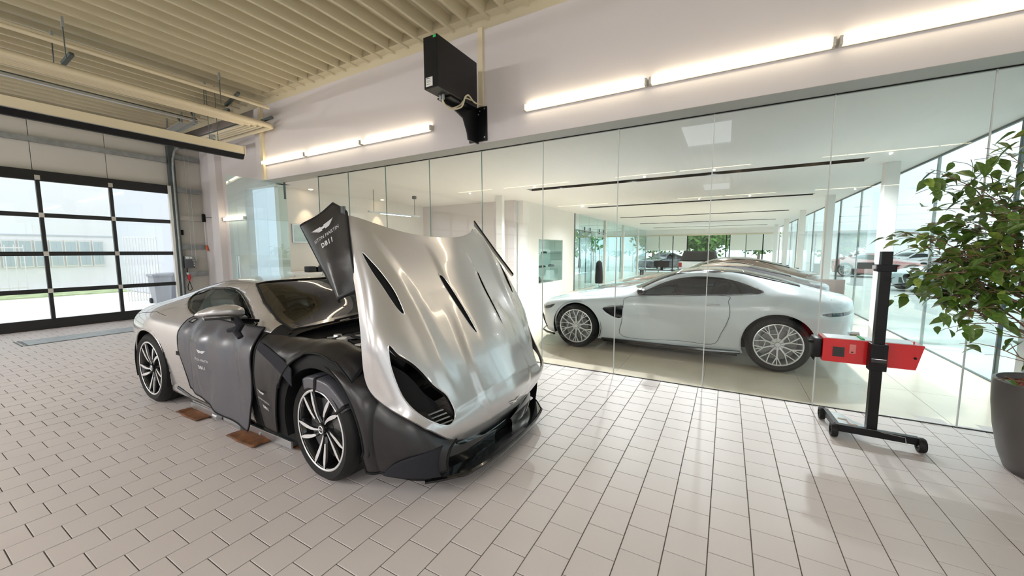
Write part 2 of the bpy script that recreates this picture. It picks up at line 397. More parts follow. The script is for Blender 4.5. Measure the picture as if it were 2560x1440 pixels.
def hood_grid():
    xs = np.concatenate([np.linspace(-3.0, -1.55, 84), np.linspace(-1.535, -1.345, 26), [-1.341, -1.337, -1.335, -1.3325, -1.330]])
    G = surf(HOOD, xs, 20)
    G = relax(G, 24, 70)
    st = lambda t: np.clip(t, -1, 1) * (1.5 - .5 * np.clip(t, -1, 1) ** 2) * .5 + .5   # pressed character lines
    x, w = G[:, :, 0], G[:, :, 1]
    wa = np.interp(x, [-2.61, -2.37, -2.157, -1.92, -1.765], [.22, .225, .195, .175, .165]); wn = np.interp(x, [-2.09, -1.88, -1.69, -1.5, -1.36], [.32, .346, .356, .355, .26]); wc = np.interp(x, [-2.88, -2.77, -2.6, -2.4, -2.2, -2.0, -1.8, -1.6], [.73, .69, .65, .61, .587, .574, .563, .545])
    G[:, :, 2] += .007 * st((wa - w) / .02) * np.clip((-1.72 - x) / .3, 0, 1) * np.clip((x + 2.9) / .3, 0, 1)
    G[:, :, 2] += .013 * st((wn - w) / .035) * np.clip((x + 2.2) / .35, 0, 1) * np.clip((-1.345 - x) / .06, 0, 1)
    G[:, :, 2] += .009 * np.clip(1 - abs(w - wc) / .09, 0, 1) * np.clip((-1.5 - x) / .2, 0, 1) * np.clip((x + 3.0) / .15, 0, 1)
    # rear edge is bowed: shift stations forward towards the centre near the back
    for i in range(len(xs)):
        f = max(0, (-2.3 - xs[i]) / .7)
        G[i, :, 0] += f * .25 * (1 - np.clip(G[i, :, 1] / .80, 0, 1) ** 2.2)
    return G
def hood_raise(V):
    V = np.array(V, float); x = V[..., 0] - HX; z = V[..., 2] - HZ; c, s = math.cos(HA), math.sin(HA); R = V.copy()
    R[..., 0] = HX + x * c + z * s; R[..., 2] = HZ - x * s + z * c; return R
BODY = {
 -6.06: [(.25, .36), (.30, .50), (.34, .66), (.32, .79), (.27, .85), (.22, .87), (.12, .875), (0, .875)],
 -5.97: [(.50, .30), (.56, .45), (.60, .66), (.59, .81), (.52, .875), (.43, .90), (.25, .915), (0, .92)],
 -5.76: [(.69, .26), (.76, .42), (.79, .64), (.775, .81), (.69, .895), (.55, .93), (.30, .955), (0, .96)],
 -5.45: [(.88, .22), (.93, .40), (.95, .64), (.93, .84), (.81, .945), (.57, 1.01), (.33, 1.055), (0, 1.065)],
 -5.07: [(.92, .20), (.96, .40), (.98, .62), (.96, .84), (.84, .965), (.565, 1.09), (.34, 1.155), (0, 1.17)],
 -4.70: [(.91, .17), (.94, .35), (.955, .60), (.93, .82), (.81, .955), (.56, 1.165), (.34, 1.225), (0, 1.24)],
 -4.30: [(.90, .16), (.915, .35), (.93, .58), (.90, .80), (.79, .94), (.565, 1.215), (.35, 1.265), (0, 1.28)],
 -3.87: [(.89, .16), (.91, .35), (.925, .58), (.89, .80), (.79, .93), (.575, 1.215), (.35, 1.262), (0, 1.275)],
 -3.45: [(.88, .16), (.91, .35), (.93, .60), (.90, .80), (.79, .93), (.655, 1.09), (.38, 1.155), (0, 1.175)],
 -3.10: [(.88, .16), (.91, .35), (.94, .60), (.92, .80), (.80, .93), (.73, .965), (.42, 1.01), (0, 1.04)],
 -2.75: [(.88, .16), (.92, .35), (.95, .60), (.93, .78), (.80, .895), (.73, .92), (.42, .94), (0, .95)],
}
def body_grid():
    xs = np.concatenate([np.linspace(-6.06, -5.9, 12), np.linspace(-5.88, -2.78, 150)]); G = surf(BODY, xs, 9)
    return relax(G, 14, 5)
YC2 = 6.64; VX = -2.05
VANT = {   # distance behind the front axle
 -.81: [(.10, .30), (.14, .38), (.18, .48), (.18, .56), (.15, .60), (.10, .62), (.05, .63), (0, .63)],
 -.78: [(.36, .26), (.42, .36), (.46, .50), (.45, .60), (.38, .64), (.28, .66), (.15, .67), (0, .675)],
 -.68: [(.58, .20), (.66, .34), (.70, .50), (.68, .605), (.60, .65), (.46, .675), (.25, .69), (0, .695)],
 -.52: [(.74, .17), (.82, .34), (.86, .52), (.82, .645), (.74, .70), (.58, .725), (.30, .745), (0, .75)],
 -.25: [(.84, .16), (.90, .34), (.93, .55), (.90, .70), (.81, .755), (.64, .77), (.34, .79), (0, .80)],
 .10: [(.87, .16), (.92, .34), (.95, .58), (.92, .745), (.82, .80), (.66, .815), (.36, .845), (0, .855)],
 .50: [(.87, .17), (.90, .34), (.93, .58), (.90, .77), (.81, .84), (.66, .855), (.38, .885), (0, .905)],
 .80: [(.87, .18), (.89, .34), (.92, .58), (.89, .79), (.80, .875), (.70, .915), (.40, .965), (0, .985)],
 1.12: [(.87, .18), (.89, .34), (.91, .58), (.88, .80), (.79, .90), (.65, 1.065), (.38, 1.125), (0, 1.14)],
 1.45: [(.87, .18), (.89, .34), (.91, .58), (.88, .80), (.78, .92), (.585, 1.185), (.35, 1.23), (0, 1.245)],
 1.75: [(.87, .18), (.89, .34), (.915, .58), (.89, .80), (.78, .935), (.57, 1.225), (.34, 1.272), (0, 1.285)],
 2.10: [(.88, .18), (.90, .34), (.93, .60), (.91, .81), (.79, .95), (.565, 1.20), (.34, 1.26), (0, 1.278)],
 2.40: [(.90, .19), (.93, .36), (.96, .62), (.94, .83), (.82, .97), (.56, 1.14), (.33, 1.205), (0, 1.222)],
 2.72: [(.91, .21), (.95, .38), (.975, .64), (.96, .85), (.84, .985), (.56, 1.075), (.33, 1.125), (0, 1.145)],
 3.00: [(.88, .23), (.93, .40), (.955, .64), (.93, .83), (.82, .945), (.57, 1.0), (.33, 1.04), (0, 1.05)],
 3.18: [(.82, .26), (.87, .42), (.90, .64), (.88, .81), (.78, .905), (.57, .955), (.33, .985), (0, .995)],
 3.34: [(.70, .30), (.75, .44), (.79, .64), (.77, .80), (.70, .895), (.53, .93), (.31, .95), (0, .96)],
 3.44: [(.45, .34), (.50, .46), (.56, .64), (.55, .79), (.50, .88), (.40, .915), (.22, .93), (0, .935)],
}
def vant_grid():
    xs = np.concatenate([np.linspace(-.81, -.62, 18), np.linspace(-.60, 3.14, 160), np.linspace(3.16, 3.44, 20)]); G = surf(VANT, xs, 9)
    G = relax(G, 14, 5); G[:, :, 0] += VX; return G
def grid_obj(V, F, name, mat, parent, smooth=True, solid=0):
    v, f = compact(V, F); mb = MB(); mb.add(v, f); o = mb.build(name, mat, parent, smooth='all' if smooth else False)
    if solid:
        m = o.modifiers.new('solidify', 'SOLIDIFY'); m.thickness = solid; m.offset = -1
    return o
def circ(cx, cz, r, n=48, a0=0, a1=360): return [(cx + r * math.cos(math.radians(a0 + (a1 - a0) * k / n)), cz + r * math.sin(math.radians(a0 + (a1 - a0) * k / n))) for k in range(n)]
def text2d(s, size, bold=False, spacing=1.0):
    cu = bpy.data.curves.new('tmp_text', 'FONT'); cu.body = s; cu.size = size; cu.align_x = 'CENTER'; cu.align_y = 'CENTER'; cu.space_character = spacing; cu.resolution_u = 2
    if bold: cu.offset = size * .035
    ob = bpy.data.objects.new('tmp_text', cu); COL.objects.link(ob); bpy.context.view_layer.update()
    me = bpy.data.meshes.new_from_object(ob.evaluated_get(bpy.context.evaluated_depsgraph_get()))
    v = [(p.co.x, p.co.y) for p in me.vertices]; f = [tuple(q.vertices) for q in me.polygons]
    bpy.data.objects.remove(ob); bpy.data.meshes.remove(me); bpy.data.curves.remove(cu); return v, f
def wings2d(w):   # winged emblem: two scalloped wings and a centre bar
    v, f = [], []
    def poly(p): o = len(v); v.extend(p); f.append(tuple(range(o, o + len(p))))
    for s in (-1, 1):
        for k in range(5):   # feathers, stacked, shorter towards the bottom
            y1 = .10 - k * .036; y0 = y1 - .031; L = .5 - k * .058; x0 = .06
            poly([(s * x0 * w, y0 * w), (s * L * .75 * w, (y0 + .008) * w), (s * L * w, (y1 + .012 - k * .003) * w), (s * L * .6 * w, (y1 + .008) * w), (s * x0 * w, y1 * w)][::s])
    poly([(-.06 * w, -.03 * w), (.06 * w, -.03 * w), (.06 * w, .06 * w), (-.06 * w, .06 * w)])
    return v, f
def print_on(fn, parts, name, mat, parent):   # parts: list of ((v, f), du, dv); fn(u, v) -> 3-D point
    mb = MB()
    for (v, f), du, dv in parts: mb.add([fn(a + du, b + dv) for a, b in v], f)
    return mb.build(name, mat, parent, fix=False)

def tyre_prof(R, rr, w):   # (radius, axial) outer face at axial 0, going inward (+)
    return [(rr - .012, .012), (rr, .004), (rr + .02, .0), ((R + rr) / 2, -.006), (R - .03, .004), (R - .008, .022), (R, .05), (R, w - .05), (R - .008, w - .022), (R - .03, w - .004), (rr + .02, w), (rr - .012, w)]
def wheel(root, name, cx, cyy, cz, side, R, rr, w, style, yawdeg=0):
    """side = -1: outer face looks to -y. Built around origin then placed; the wheel is a part, its tyre, spokes, disc sub-parts."""
    def T(p):
        x, y, z = p; a = math.radians(yawdeg); x, y = x * math.cos(a) - y * math.sin(a), x * math.sin(a) + y * math.cos(a)
        return (cx + x, cyy - side * y if side == -1 else cyy - y, cz + z)
    def mk(mb, nm, mat, par, sm=True): 
        mb.v = [T(p) for p in mb.v]; return mb.build(nm, mat, par, smooth=sm)
    base = mk(MB().lathe([(rr - .012, .012), (rr - .02, .03), (rr - .028, .06), (rr - .035, w - .04), (.09, w - .05), (.0, w - .05)], (0, 0, 0), 'y', 48), name, 'rim_black' if style == 'blade' else 'rim_silver', root)
    t = MB().lathe(tyre_prof(R, rr, w), (0, 0, 0), 'y', 64)
    mk(t, 'tyre', 'rubber', base, 35)
    tr = MB()
    for k in range(3): tr.lathe([(R + .0005, .075 + k * .055), (R + .001, .078 + k * .055), (R + .001, .088 + k * .055), (R + .0005, .091 + k * .055)], (0, 0, 0), 'y', 48)
    mk(tr, 'tread_groove', 'black_matte', base)
    mk(MB().lathe([(rr - .016, .004), (rr - .010, .0), (rr - .002, .003), (rr - .002, .012), (rr - .016, .014)], (0, 0, 0), 'y', 64), 'rim_lip', 'rim_face', base)
    mk(MB().lathe([(.05, .06), (rr * .72, .062), (rr * .72, .09), (.05, .092)], (0, 0, 0), 'y', 48), 'brake_disc', 'disc', base)
    hub = MB().lathe([(0, .012), (.026, .012), (.032, .018), (.034, .05), (.075, .055), (.075, .075)], (0, 0, 0), 'y', 24); mk(hub, 'hub', 'rim_black' if style == 'blade' else 'rim_silver', base)
    if style == 'blade':
        cap = wings2d(.045); mb = MB(); mb.add([(a, .010, b) for a, b in cap[0]], cap[1]); mb.lathe([(.021, .0115), (.025, .009), (.028, .0115)], (0, 0, 0), 'y', 24); mk(mb, 'hub_badge', 'rim_face', base, False)
        for k in range(10):
            a0 = 2 * PI * k / 10 + (.10 if k % 2 else -.10); pts = []
            # spine curve from hub to rim with a twist
            tw = .34 if k % 2 else .30; r0 = .045 if k % 2 else .055; N = 5
            def P(r, off, y): 
                s = (r - r0) / (rr - r0); a = a0 + tw * (1 - s) ** 1.6 - .10; x, z = r * math.cos(a), r * math.sin(a)
                return (x - off * math.sin(a), y, z + off * math.cos(a))
            rs = [r0 + (rr - .012 - r0) * q / N for q in range(N + 1)]
            hw = [.004, .007, .0105, .013, .0125, .005] if k % 2 else [.005, .008, .0105, .0135, .0125, .005]
            yo = [.028, .020, .014, .010, .007, .006]
            sp = MB(); v = []
            for r, h, y in zip(rs, hw, yo): v += [P(r, -h - .005, y + .012), P(r, -h, y), P(r, h, y), P(r, h + .005, y + .012), P(r, h + .006, y + .05), P(r, -h - .006, y + .05)]
            f = []
            for q in range(N):
                for c in range(6): f.append((q * 6 + c, q * 6 + (c + 1) % 6, (q + 1) * 6 + (c + 1) % 6, (q + 1) * 6 + c))
            f.append(tuple(range(6))); f.append(tuple(N * 6 + c for c in range(6))); sp.add(v, f); so = mk(sp, 'spoke', 'rim_black', base, False)
            fc = MB(); v = []
            s0 = 1 if k % 2 else 2
            for r, h, y in list(zip(rs, hw, yo))[s0 - 1:]: v += [P(r, -h, y - .0012), P(r, h, y - .0012)]
            fc.add(v, [(2 * q, 2 * q + 1, 2 * q + 3, 2 * q + 2) for q in range(len(v) // 2 - 1)]); mk(fc, 'spoke_face', 'rim_face', base, False)
    else:
        for k in range(5):
            nb = MB(); a = 2 * PI * k / 5 + .31; nb.lathe([(0, .030), (.009, .030), (.0105, .034), (.0105, .05)], (.057 * math.cos(a), 0, .057 * math.sin(a)), 'y', 10); mk(nb, 'wheel_nut', 'steel', base)
        for k in range(10):
            a0 = 2 * PI * k / 10 - PI / 2; sp = MB(); u = (math.cos(a0), math.sin(a0))
            def Q(r, a, y): return (r * math.cos(a), y, r * math.sin(a))
            rm = rr * (.50 if k % 2 else .58); r1 = rr - .010; r0 = .036
            sp.beam(Q(r0, a0, .036), Q(rm, a0, .022), .017, .022, (0, 1, 0))
            for s in (-1, 1): sp.beam(Q(rm - .004, a0, .022), Q(r1, a0 + s * .185, .012), .0115, .020, (0, 1, 0))
            if k % 2 == 0: sp.beam(Q(rm, a0, .022), Q(r1, a0, .012), .010, .018, (0, 1, 0))
            mk(sp, 'spoke', 'rim_silver', base, False)
        for k in range(10):
            a0 = 2 * PI * k / 10 - PI / 2; a1 = a0 + 2 * PI / 10; sp = MB(); r = rr * .56
            sp.beam((rr * (.50 if k % 2 else .58) * math.cos(a0), .022, rr * (.50 if k % 2 else .58) * math.sin(a0)), (rr * (.58 if k % 2 else .50) * math.cos(a1), .022, rr * (.58 if k % 2 else .50) * math.sin(a1)), .008, .014, (0, 1, 0)); 
            if k % 2: mk(sp, 'spoke_bridge', 'rim_silver', base, False)
    return base
def arch_liner(root, cx, cz, r, y0, y1, name='wheel_arch_liner'):
    mb = MB(); n = 22; a = [PI * (-.12) + PI * 1.24 * k / n for k in range(n + 1)]
    v = [(cx + r * math.cos(t), y, cz + r * math.sin(t)) for y in (y0, y1) for t in a]
    mb.add(v, [(k, k + 1, n + 2 + k, n + 1 + k) for k in range(n)]); mb.prism([(cx + r * math.cos(t), cz + r * math.sin(t)) for t in a], y1, y1 + .01)
    return mb.build(name, 'black_matte', root, fix=False)
def on_side(G, yc, pts, off=.002, sgn=-1): return [(x, yc + sgn * (side_w(G, x, z) + off), z) for x, z in pts]
def dense(pts, n=6, closed=False):
    out = []; m = len(pts)
    for i in range(m if closed else m - 1):
        a, b = pts[i], pts[(i + 1) % m]
        for k in range(n): out.append(tuple(a[j] + (b[j] - a[j]) * k / n for j in range(len(a))))
    if not closed: out.append(pts[-1])
    return out
# ------------------------------------------------------------------ the silver car with its clamshell bonnet raised
HP_CL = (.0)
def prints(fn, parts, parent):
    for nm, p in zip(('wing_emblem', 'lettering', 'model_lettering'), parts):
        if nm == 'wing_emblem': print_on(fn, [p], nm, 'print', parent)
        else: print_on(fn, [p], nm, 'print', parent)
def build_silver():
    root = empty('sports_car', (-3.7, YC1, 0), 'silver grey sports coupe with bonnet tilted open and black protective covers', 'car')
    G = body_grid(); V, F = full_mesh(G, YC1)
    right = lambda V: V[:, 1] < YC1 - .5; left = lambda V: V[:, 1] > YC1 + .5
    win = smooth_poly([(-3.32, .935), (-3.55, .915), (-3.93, .905), (-4.28, .925), (-4.48, .955), (-4.64, 1.01), (-4.75, 1.07), (-4.74, 1.12), (-4.60, 1.155), (-4.42, 1.175), (-4.13, 1.185), (-3.88, 1.155), (-3.64, 1.075), (-3.42, .975)], 5)
    scr = [(-2.80, YC1 - .30), (-2.79, YC1), (-2.80, YC1 + .30), (-2.825, YC1 + .60), (-2.88, YC1 + .75), (-3.16, YC1 + .705), (-3.46, YC1 + .645), (-3.80, YC1 + .53), (-3.74, YC1 + .26), (-3.71, YC1), (-3.74, YC1 - .26), (-3.80, YC1 - .53), (-3.46, YC1 - .645), (-3.16, YC1 - .705), (-2.88, YC1 - .75), (-2.825, YC1 - .60)]
    rear = [(-4.62, YC1 - .42), (-4.58, YC1), (-4.62, YC1 + .42), (-5.35, YC1 + .40), (-5.42, YC1), (-5.35, YC1 - .40)]
    glass = []
    for sel in (right, left):
        s2 = lambda V, s=sel: s(V) & (V[:, 2] > .86)
        F, fi = carve(V, F, win, [0, 2], s2); glass.append(fi)
        F, _ = carve(V, F, circ(-5.05, .36, .395), [0, 2], lambda V, s=sel: s(V) & (V[:, 2] < .8))
    F, fs = carve(V, F, scr, [0, 1], lambda V: V[:, 2] > .85); F, fr = carve(V, F, rear, [0, 1], lambda V: V[:, 2] > .85)
    door = [(-4.22, .30), (-4.27, .45), (-4.36, .62), (-4.38, .78), (-4.36, .925), (-3.6, .905), (-3.28, .90), (-3.26, .70), (-3.26, .40), (-3.28, .22), (-3.9, .20)]
    fd = []
    for sel in (right, left):
        F, fi = carve(V, F, smooth_poly(door, 4), [0, 2], lambda V, s=sel: s(V) & (V[:, 2] < .95) & (V[:, 2] > .15)); fd.append(fi)
    Fk = [f for f in F if V[list(f), 0].mean() > -3.12 and (abs(V[list(f), 1].mean() - YC1) < .70 or V[list(f), 0].mean() > -3.06) or (V[list(f), 0].mean() > -3.24 and V[list(f), 2].mean() < .905)]; ks = set(Fk)
    grid_obj(V, Fk, 'cowl', 'black_matte', root); F = [f for f in F if f not in ks]
    grid_obj(V, F, 'body', 'silver', root, solid=.003)
    for fi in fd: 
        d = grid_obj(V, fi, 'door', 'silver', root)
    for fi in glass: grid_obj(V, fi, 'side_window', 'carglass', root)
    frit = [f for f in fs if (lambda c: abs(c[1] - YC1) > (.40 + .22 * (c[0] + 3.78) / .9) * 1.0 + .075 or c[0] > -2.90)(V[list(f)].mean(0))]; fz = set(frit)
    grid_obj(V, [f for f in fs if f not in fz], 'windscreen', 'carglass', root); grid_obj(V, frit, 'windscreen_border', 'black_gloss', root)
    mb = MB(); mb.tube([(-2.86, YC1 - .80, .905), (-2.79, YC1 - .55, .93), (-2.755, YC1 - .2, .95), (-2.75, YC1 + .1, .955), (-2.78, YC1 + .6, .93)], .018, 8); mb.build('scuttle_strip', 'black_gloss', root, True)
    mb = MB(); mb.tube([(-2.80, YC1 - .45, .965), (-2.83, YC1 + .05, .985)], .008, 6); mb.build('wiper', 'black_matte', root); grid_obj(V, fr, 'rear_window', 'carglass_dark', root)
    # black sash behind the window opening, rear quarter dark panel
    mb = MB(); mb.tube(on_side(G, YC1, dense(win, 1), .0) + on_side(G, YC1, win[:1], 0), .010, 6); s = mb.build('window_seal', 'black_gloss', root, True)
    mb = MB(); mb.tube([(x, y, top_z(G, x, abs(y - YC1)) + .001) for x, y in dense(scr, 3, True)], .011, 6); mb.build('windscreen_seal', 'black_matte', root, True)
    mb = MB(); poly = [(-4.40, .95), (-4.55, .98), (-4.70, 1.06), (-4.71, 1.11), (-4.56, 1.14), (-4.44, 1.02)]
    v = [(x, YC1 - side_w(G, x, z) + .012, z) for x, z in poly]; mb.add(v, [tuple(range(6))]); mb.build('quarter_panel', 'black_gloss', root)
    # shoulder flange line on rear wing + sill strakes
    for sgn in (-1, 1):
        mb = MB(); mb.tube(on_side(G, YC1, dense([(-4.55, .235), (-4.3, .175), (-3.9, .15), (-3.3, .15)], 6), -.005, sgn), [.018] * 19, 8); mb.build('side_skirt', 'black_gloss', root, True)
    mb = MB(); mb.tube(on_side(G, YC1, dense([(-4.80, .905), (-5.0, .93), (-5.3, .90), (-5.6, .85)], 5), .0), .0025, 5); mb.build('shut_line', 'black_matte', root)
    for sgn in (-1, 1): MB().tube(on_side(G, YC1, circ(-5.05, .36, .395, 40, -18, 205), -.004, sgn), .007, 6).build('arch_flange', 'silver', root, True)
    # cabin
    cab = MB().box(-4.9, -2.95, YC1 - .70, YC1 + .70, .35, .62).build('cabin_floor', 'interior', root)
    for sx in (-1, 1):
        st = MB(); yy = YC1 + sx * .36
        st.bbox(-3.95, -3.42, yy - .23, yy + .23, .60, .74, .05); st.build('seat', 'seat', root, 40)
        bk = MB(); bk.prism([(-3.98, .66), (-3.84, .66), (-4.02, 1.08), (-4.12, 1.10), (-4.18, 1.06)], yy - .20, yy + .20); bk.build('seat_back', 'seat', root, 30)
    MB().prism([(-3.35, .55), (-2.9, .55), (-2.9, .90), (-3.12, .93), (-3.32, .90), (-3.40, .80)], YC1 - .68, YC1 + .68).build('dashboard', 'interior', root)
    sw = MB(); c = Vector((-3.52, YC1 - .36, .87))   # right-hand drive or not, one wheel behind the screen
    sw.tube([c + Vector((.06 * math.sin(t), .17 * math.cos(t), .16 * math.sin(t))) for t in [2 * PI * k / 24 for k in range(25)]], .014, 8); sw.box(-3.54, -3.50, YC1 - .50, YC1 - .22, .855, .885); sw.build('steering_wheel', 'interior', root, True)
    mb = MB(); mb.bbox(-3.50, -3.47, YC1 - .12, YC1 + .12, 1.08, 1.14, .01); mb.beam((-3.49, YC1, 1.13), (-3.58, YC1, 1.21), .02, .015); mb.build('interior_mirror', 'black_gloss', root)
    # mirror on the door
    mr = MB(); rows = []
    for t, (cx, cz, hx, hz) in zip((0, .15, .4, .7, .92, 1.0), ((-3.24, 1.065, .035, .035), (-3.25, 1.075, .075, .052), (-3.27, 1.083, .085, .054), (-3.29, 1.083, .075, .043), (-3.315, 1.078, .045, .022), (-3.33, 1.074, .012, .008))):
        y = 1.505 - .275 * t; rows.append([(cx + hx * math.cos(a) * (1 if math.cos(a) < 0 else .55), y, cz + hz * math.sin(a) * (1 if math.sin(a) > 0 else .62)) for a in [2 * PI * k / 16 for k in range(16)]])
    v = [p for r in rows for p in r]; f = [(i * 16 + k, i * 16 + (k + 1) % 16, (i + 1) * 16 + (k + 1) % 16, (i + 1) * 16 + k) for i in range(5) for k in range(16)] + [tuple(range(16)), tuple(80 + k for k in range(16))]
    for sgn in (1, -1):
        m2 = MB(); m2.add([(x, y if sgn == 1 else 2 * YC1 - y, z) for x, y, z in v], f); wm = m2.build('wing_mirror', 'silver', root, 50)
        a = MB(); Y = lambda q: q if sgn == 1 else 2 * YC1 - q
        a.beam((-3.27, Y(1.60), .985), (-3.26, Y(1.40), 1.03), .11, .022); a.beam((-3.24, Y(1.52), 1.03), (-3.31, Y(1.27), 1.045), .12, .014); a.build('mirror_arm', 'black_gloss', wm)
    # wheels and liners
    for x, yo, R, w in ((-2.30, 1.465, .352, .255), (-5.05, 1.455, .357, .295)):
        wheel(root, 'wheel', x, yo, R, -1, R, .276, w, 'blade', -4 if x > -3 else 0)
        wheel(root, 'wheel', x, 2 * YC1 - yo, R, 1, R, .276, w, 'blade', 0)
        arch_liner(root, x, .37, .40, 1.47 if x > -3 else 1.46, 1.80); arch_liner(root, x, .37, .40, 2 * YC1 - 1.47, 2 * YC1 - 1.80)
    MB().box(-5.0 + .45, -2.75, YC1 - .85, YC1 + .85, .14, .20).build('underbody', 'black_matte', root)
    MB().box(-5.95, -5.45, YC1 - .5, YC1 + .5, .2, .4).build('rear_diffuser', 'black_matte', root)
    # front end under the raised bonnet
    FR = {
     -3.10: [(.88, .16), (.91, .35), (.935, .60), (.915, .79), (.87, .865), (.78, .885), (.74, .80)],
     -2.72: [(.89, .16), (.925, .35), (.95, .60), (.935, .78), (.88, .85), (.76, .875), (.72, .78)],
     -2.30: [(.90, .16), (.935, .35), (.955, .60), (.945, .79), (.89, .875), (.76, .90), (.72, .80)],
     -2.08: [(.89, .15), (.93, .32), (.95, .55), (.935, .74), (.87, .83), (.75, .855), (.70, .76)],
     -1.90: [(.87, .14), (.905, .28), (.925, .44), (.905, .60), (.83, .70), (.72, .72), (.66, .64)],
     -1.72: [(.83, .13), (.865, .25), (.88, .38), (.855, .50), (.78, .58), (.68, .59), (.60, .54)],
     -1.58: [(.77, .12), (.80, .23), (.81, .34), (.78, .44), (.70, .50), (.60, .50), (.52, .46)],
     -1.48: [(.68, .12), (.71, .20), (.715, .27), (.68, .33), (.60, .36), (.50, .36), (.42, .33)],
     -1.41: [(.55, .12), (.575, .17), (.58, .22), (.55, .27), (.48, .29), (.40, .29), (.34, .27)],
     -1.365: [(.36, .12), (.38, .15), (.385, .18), (.37, .21), (.33, .23), (.28, .23), (.22, .21)],
     -1.345: [(.12, .12), (.13, .14), (.13, .16), (.125, .18), (.11, .20), (.08, .20), (.05, .19)]}
    xs = np.concatenate([np.linspace(-3.10, -1.6, 90), np.linspace(-1.59, -1.345, 34)]); G2 = surf(FR, xs, 9)
    def fmesh(off):
        Gs = G2.copy(); Gs[:, :, 1] += off * np.clip((Gs[:, :, 2] * 0 + 1), 0, 1); Gs[:, -28:, 2] += off; R = Gs.copy(); R[:, :, 1] = YC1 - Gs[:, :, 1]
        n2 = R.shape[1]; V = R.reshape(-1, 3).copy(); F = [(i * n2 + j, (i + 1) * n2 + j, (i + 1) * n2 + j + 1, i * n2 + j + 1) for i in range(len(xs) - 1) for j in range(n2 - 1)]
        return V, F
    for sgn in (-1, 1):
        V2, F2 = fmesh(0)
        F2, _ = carve(V2, F2, circ(-2.30, .37, .40), [0, 2], lambda V: (V[:, 2] < .84) & (V[:, 1] < YC1 - .3))
        gr = [f for f in F2 if V2[list(f)][:, 0].mean() > -1.53 and V2[list(f)][:, 2].mean() < .42]; gs = set(gr)
        F2 = [f for f in F2 if f not in gs]
        if sgn == 1: V2[:, 1] = 2 * YC1 - V2[:, 1]
        grid_obj(V2, F2, 'front_wing', 'black_matte', root); V3 = V2.copy(); V3[:, 0] -= .10; grid_obj(V3, gr, 'bumper_intake', 'black_gloss', root)
    # intake lower lip, slats
    plan = [(-1.56, .76), (-1.50, .70), (-1.45, .64), (-1.42, .60), (-1.39, .56), (-1.35, .38), (-1.33, .18), (-1.325, 0)]
    pl = [(x, YC1 - w) for x, w in plan] + [(x, YC1 + w) for x, w in plan[-2::-1]]
    mb = MB(); mb.tube([(x, y, .115) for x, y in catmull(pl, 4)], .014, 6); mb.build('splitter', 'black_gloss', root, True)
    mb = MB(); mb.add([(x, y, z) for z in (.105, .125) for x, y in pl], [tuple(range(15)), tuple(range(29, 14, -1))]); mb.build('splitter_plate', 'black_gloss', root)
    for z in (.19, .25):
        q = [(x - .16, YC1 + (y - YC1) * .80, z) for x, y in catmull(pl[3:-3], 3)]; mb = MB(); mb.tube(q, .005, 5); mb.build('grille_vane', 'black_gloss', root)
    MB().box(-1.66, -1.50, YC1 - .52, YC1 + .52, .13, .36).build('radiator', 'black_matte', root)
    pl2 = MB(); pl2.bbox(-1.512, -1.500, YC1 - .26, YC1 + .26, .265, .375, .004); po = pl2.build('number_plate', 'paper', root)
    # engine bay
    MB().box(-2.82, -1.75, YC1 - .72, YC1 + .72, .48, .60).build('engine_bay_floor', 'black_matte', root)
    cw = MB(); cw.prism([(-2.86, .90), (-2.70, .87), (-2.66, .80), (-2.66, .60), (-2.9, .60)], YC1 - .80, YC1 + .80); cw.build('scuttle_panel', 'black_matte', root)
    e = MB(); e.bbox(-2.62, -2.02, YC1 - .34, YC1 + .34, .60, .82, .03); eng = e.build('engine_cover', 'black_gloss', root, 40)
    for k in range(6):
        MB().bbox(-2.56 + k * .09, -2.51 + k * .09, YC1 - .30, YC1 + .30, .815, .832, .006).build('engine_rib', 'black_metal', eng)
    for y in (YC1 - .52, YC1 + .52):
        MB().tube([(-2.6, y, .78), (-2.4, y - .03, .82), (-2.15, y, .80), (-1.95, y + .03, .72)], .045, 12).build('intake_pipe', 'black_matte', root, True)
        MB().bbox(-2.36, -2.16, y - .11, y + .11, .62, .80, .025).build('air_box', 'black_gloss', root, 40)
    MB().beam((-2.66, YC1 - .62, .86), (-2.20, YC1 - .12, .87), .045, .022).build('strut_brace', 'alu', root)
    MB().beam((-2.66, YC1 + .62, .86), (-2.20, YC1 + .12, .87), .045, .022).build('strut_brace', 'alu', root)
    MB().lathe([(0, .89), (.035, .89), (.042, .88), (.042, .84), (.05, .83), (.05, .72)], (-2.47, YC1 - .63, 0), 'z', 20).build('coolant_reservoir', 'paper', root, 40)
    MB().lathe([(0, .885), (.03, .885), (.036, .87), (.04, .74)], (-2.63, YC1 - .55, 0), 'z', 18).build('filler_cap', 'alu', root, 40)
    for k, (x, y) in enumerate([(-2.30, 1.82), (-2.22, 1.90), (-2.12, 1.80), (-2.40, 2.0), (-2.05, 1.92)]):
        MB().bbox(x - .035, x + .035, y - .03, y + .03, .78, .86 + .01 * (k % 3), .008).build('connector', ('alu', 'paper', 'black_gloss')[k % 3], root)
    for k in range(5):
        y = 1.80 + k * .09; MB().tube([(-2.72, y, .83), (-2.55, y + .03, .88), (-2.35, y + .02, .86), (-2.2, y + .06, .82)], .009 + .003 * (k % 2), 8).build('hose', 'black_matte', root, True)
    # ---- bonnet
    GH = hood_grid(); VH, FH = full_mesh(GH, YC1)
    hl = smooth_poly([(-2.05, 1.565), (-1.975, 1.60), (-1.898, 1.66), (-1.82, 1.705), (-1.734, 1.745), (-1.633, 1.815), (-1.52, 1.825), (-1.481, 1.76), (-1.533, 1.672), (-1.627, 1.605), (-1.737, 1.566), (-1.862, 1.551), (-1.975, 1.548)], 4)
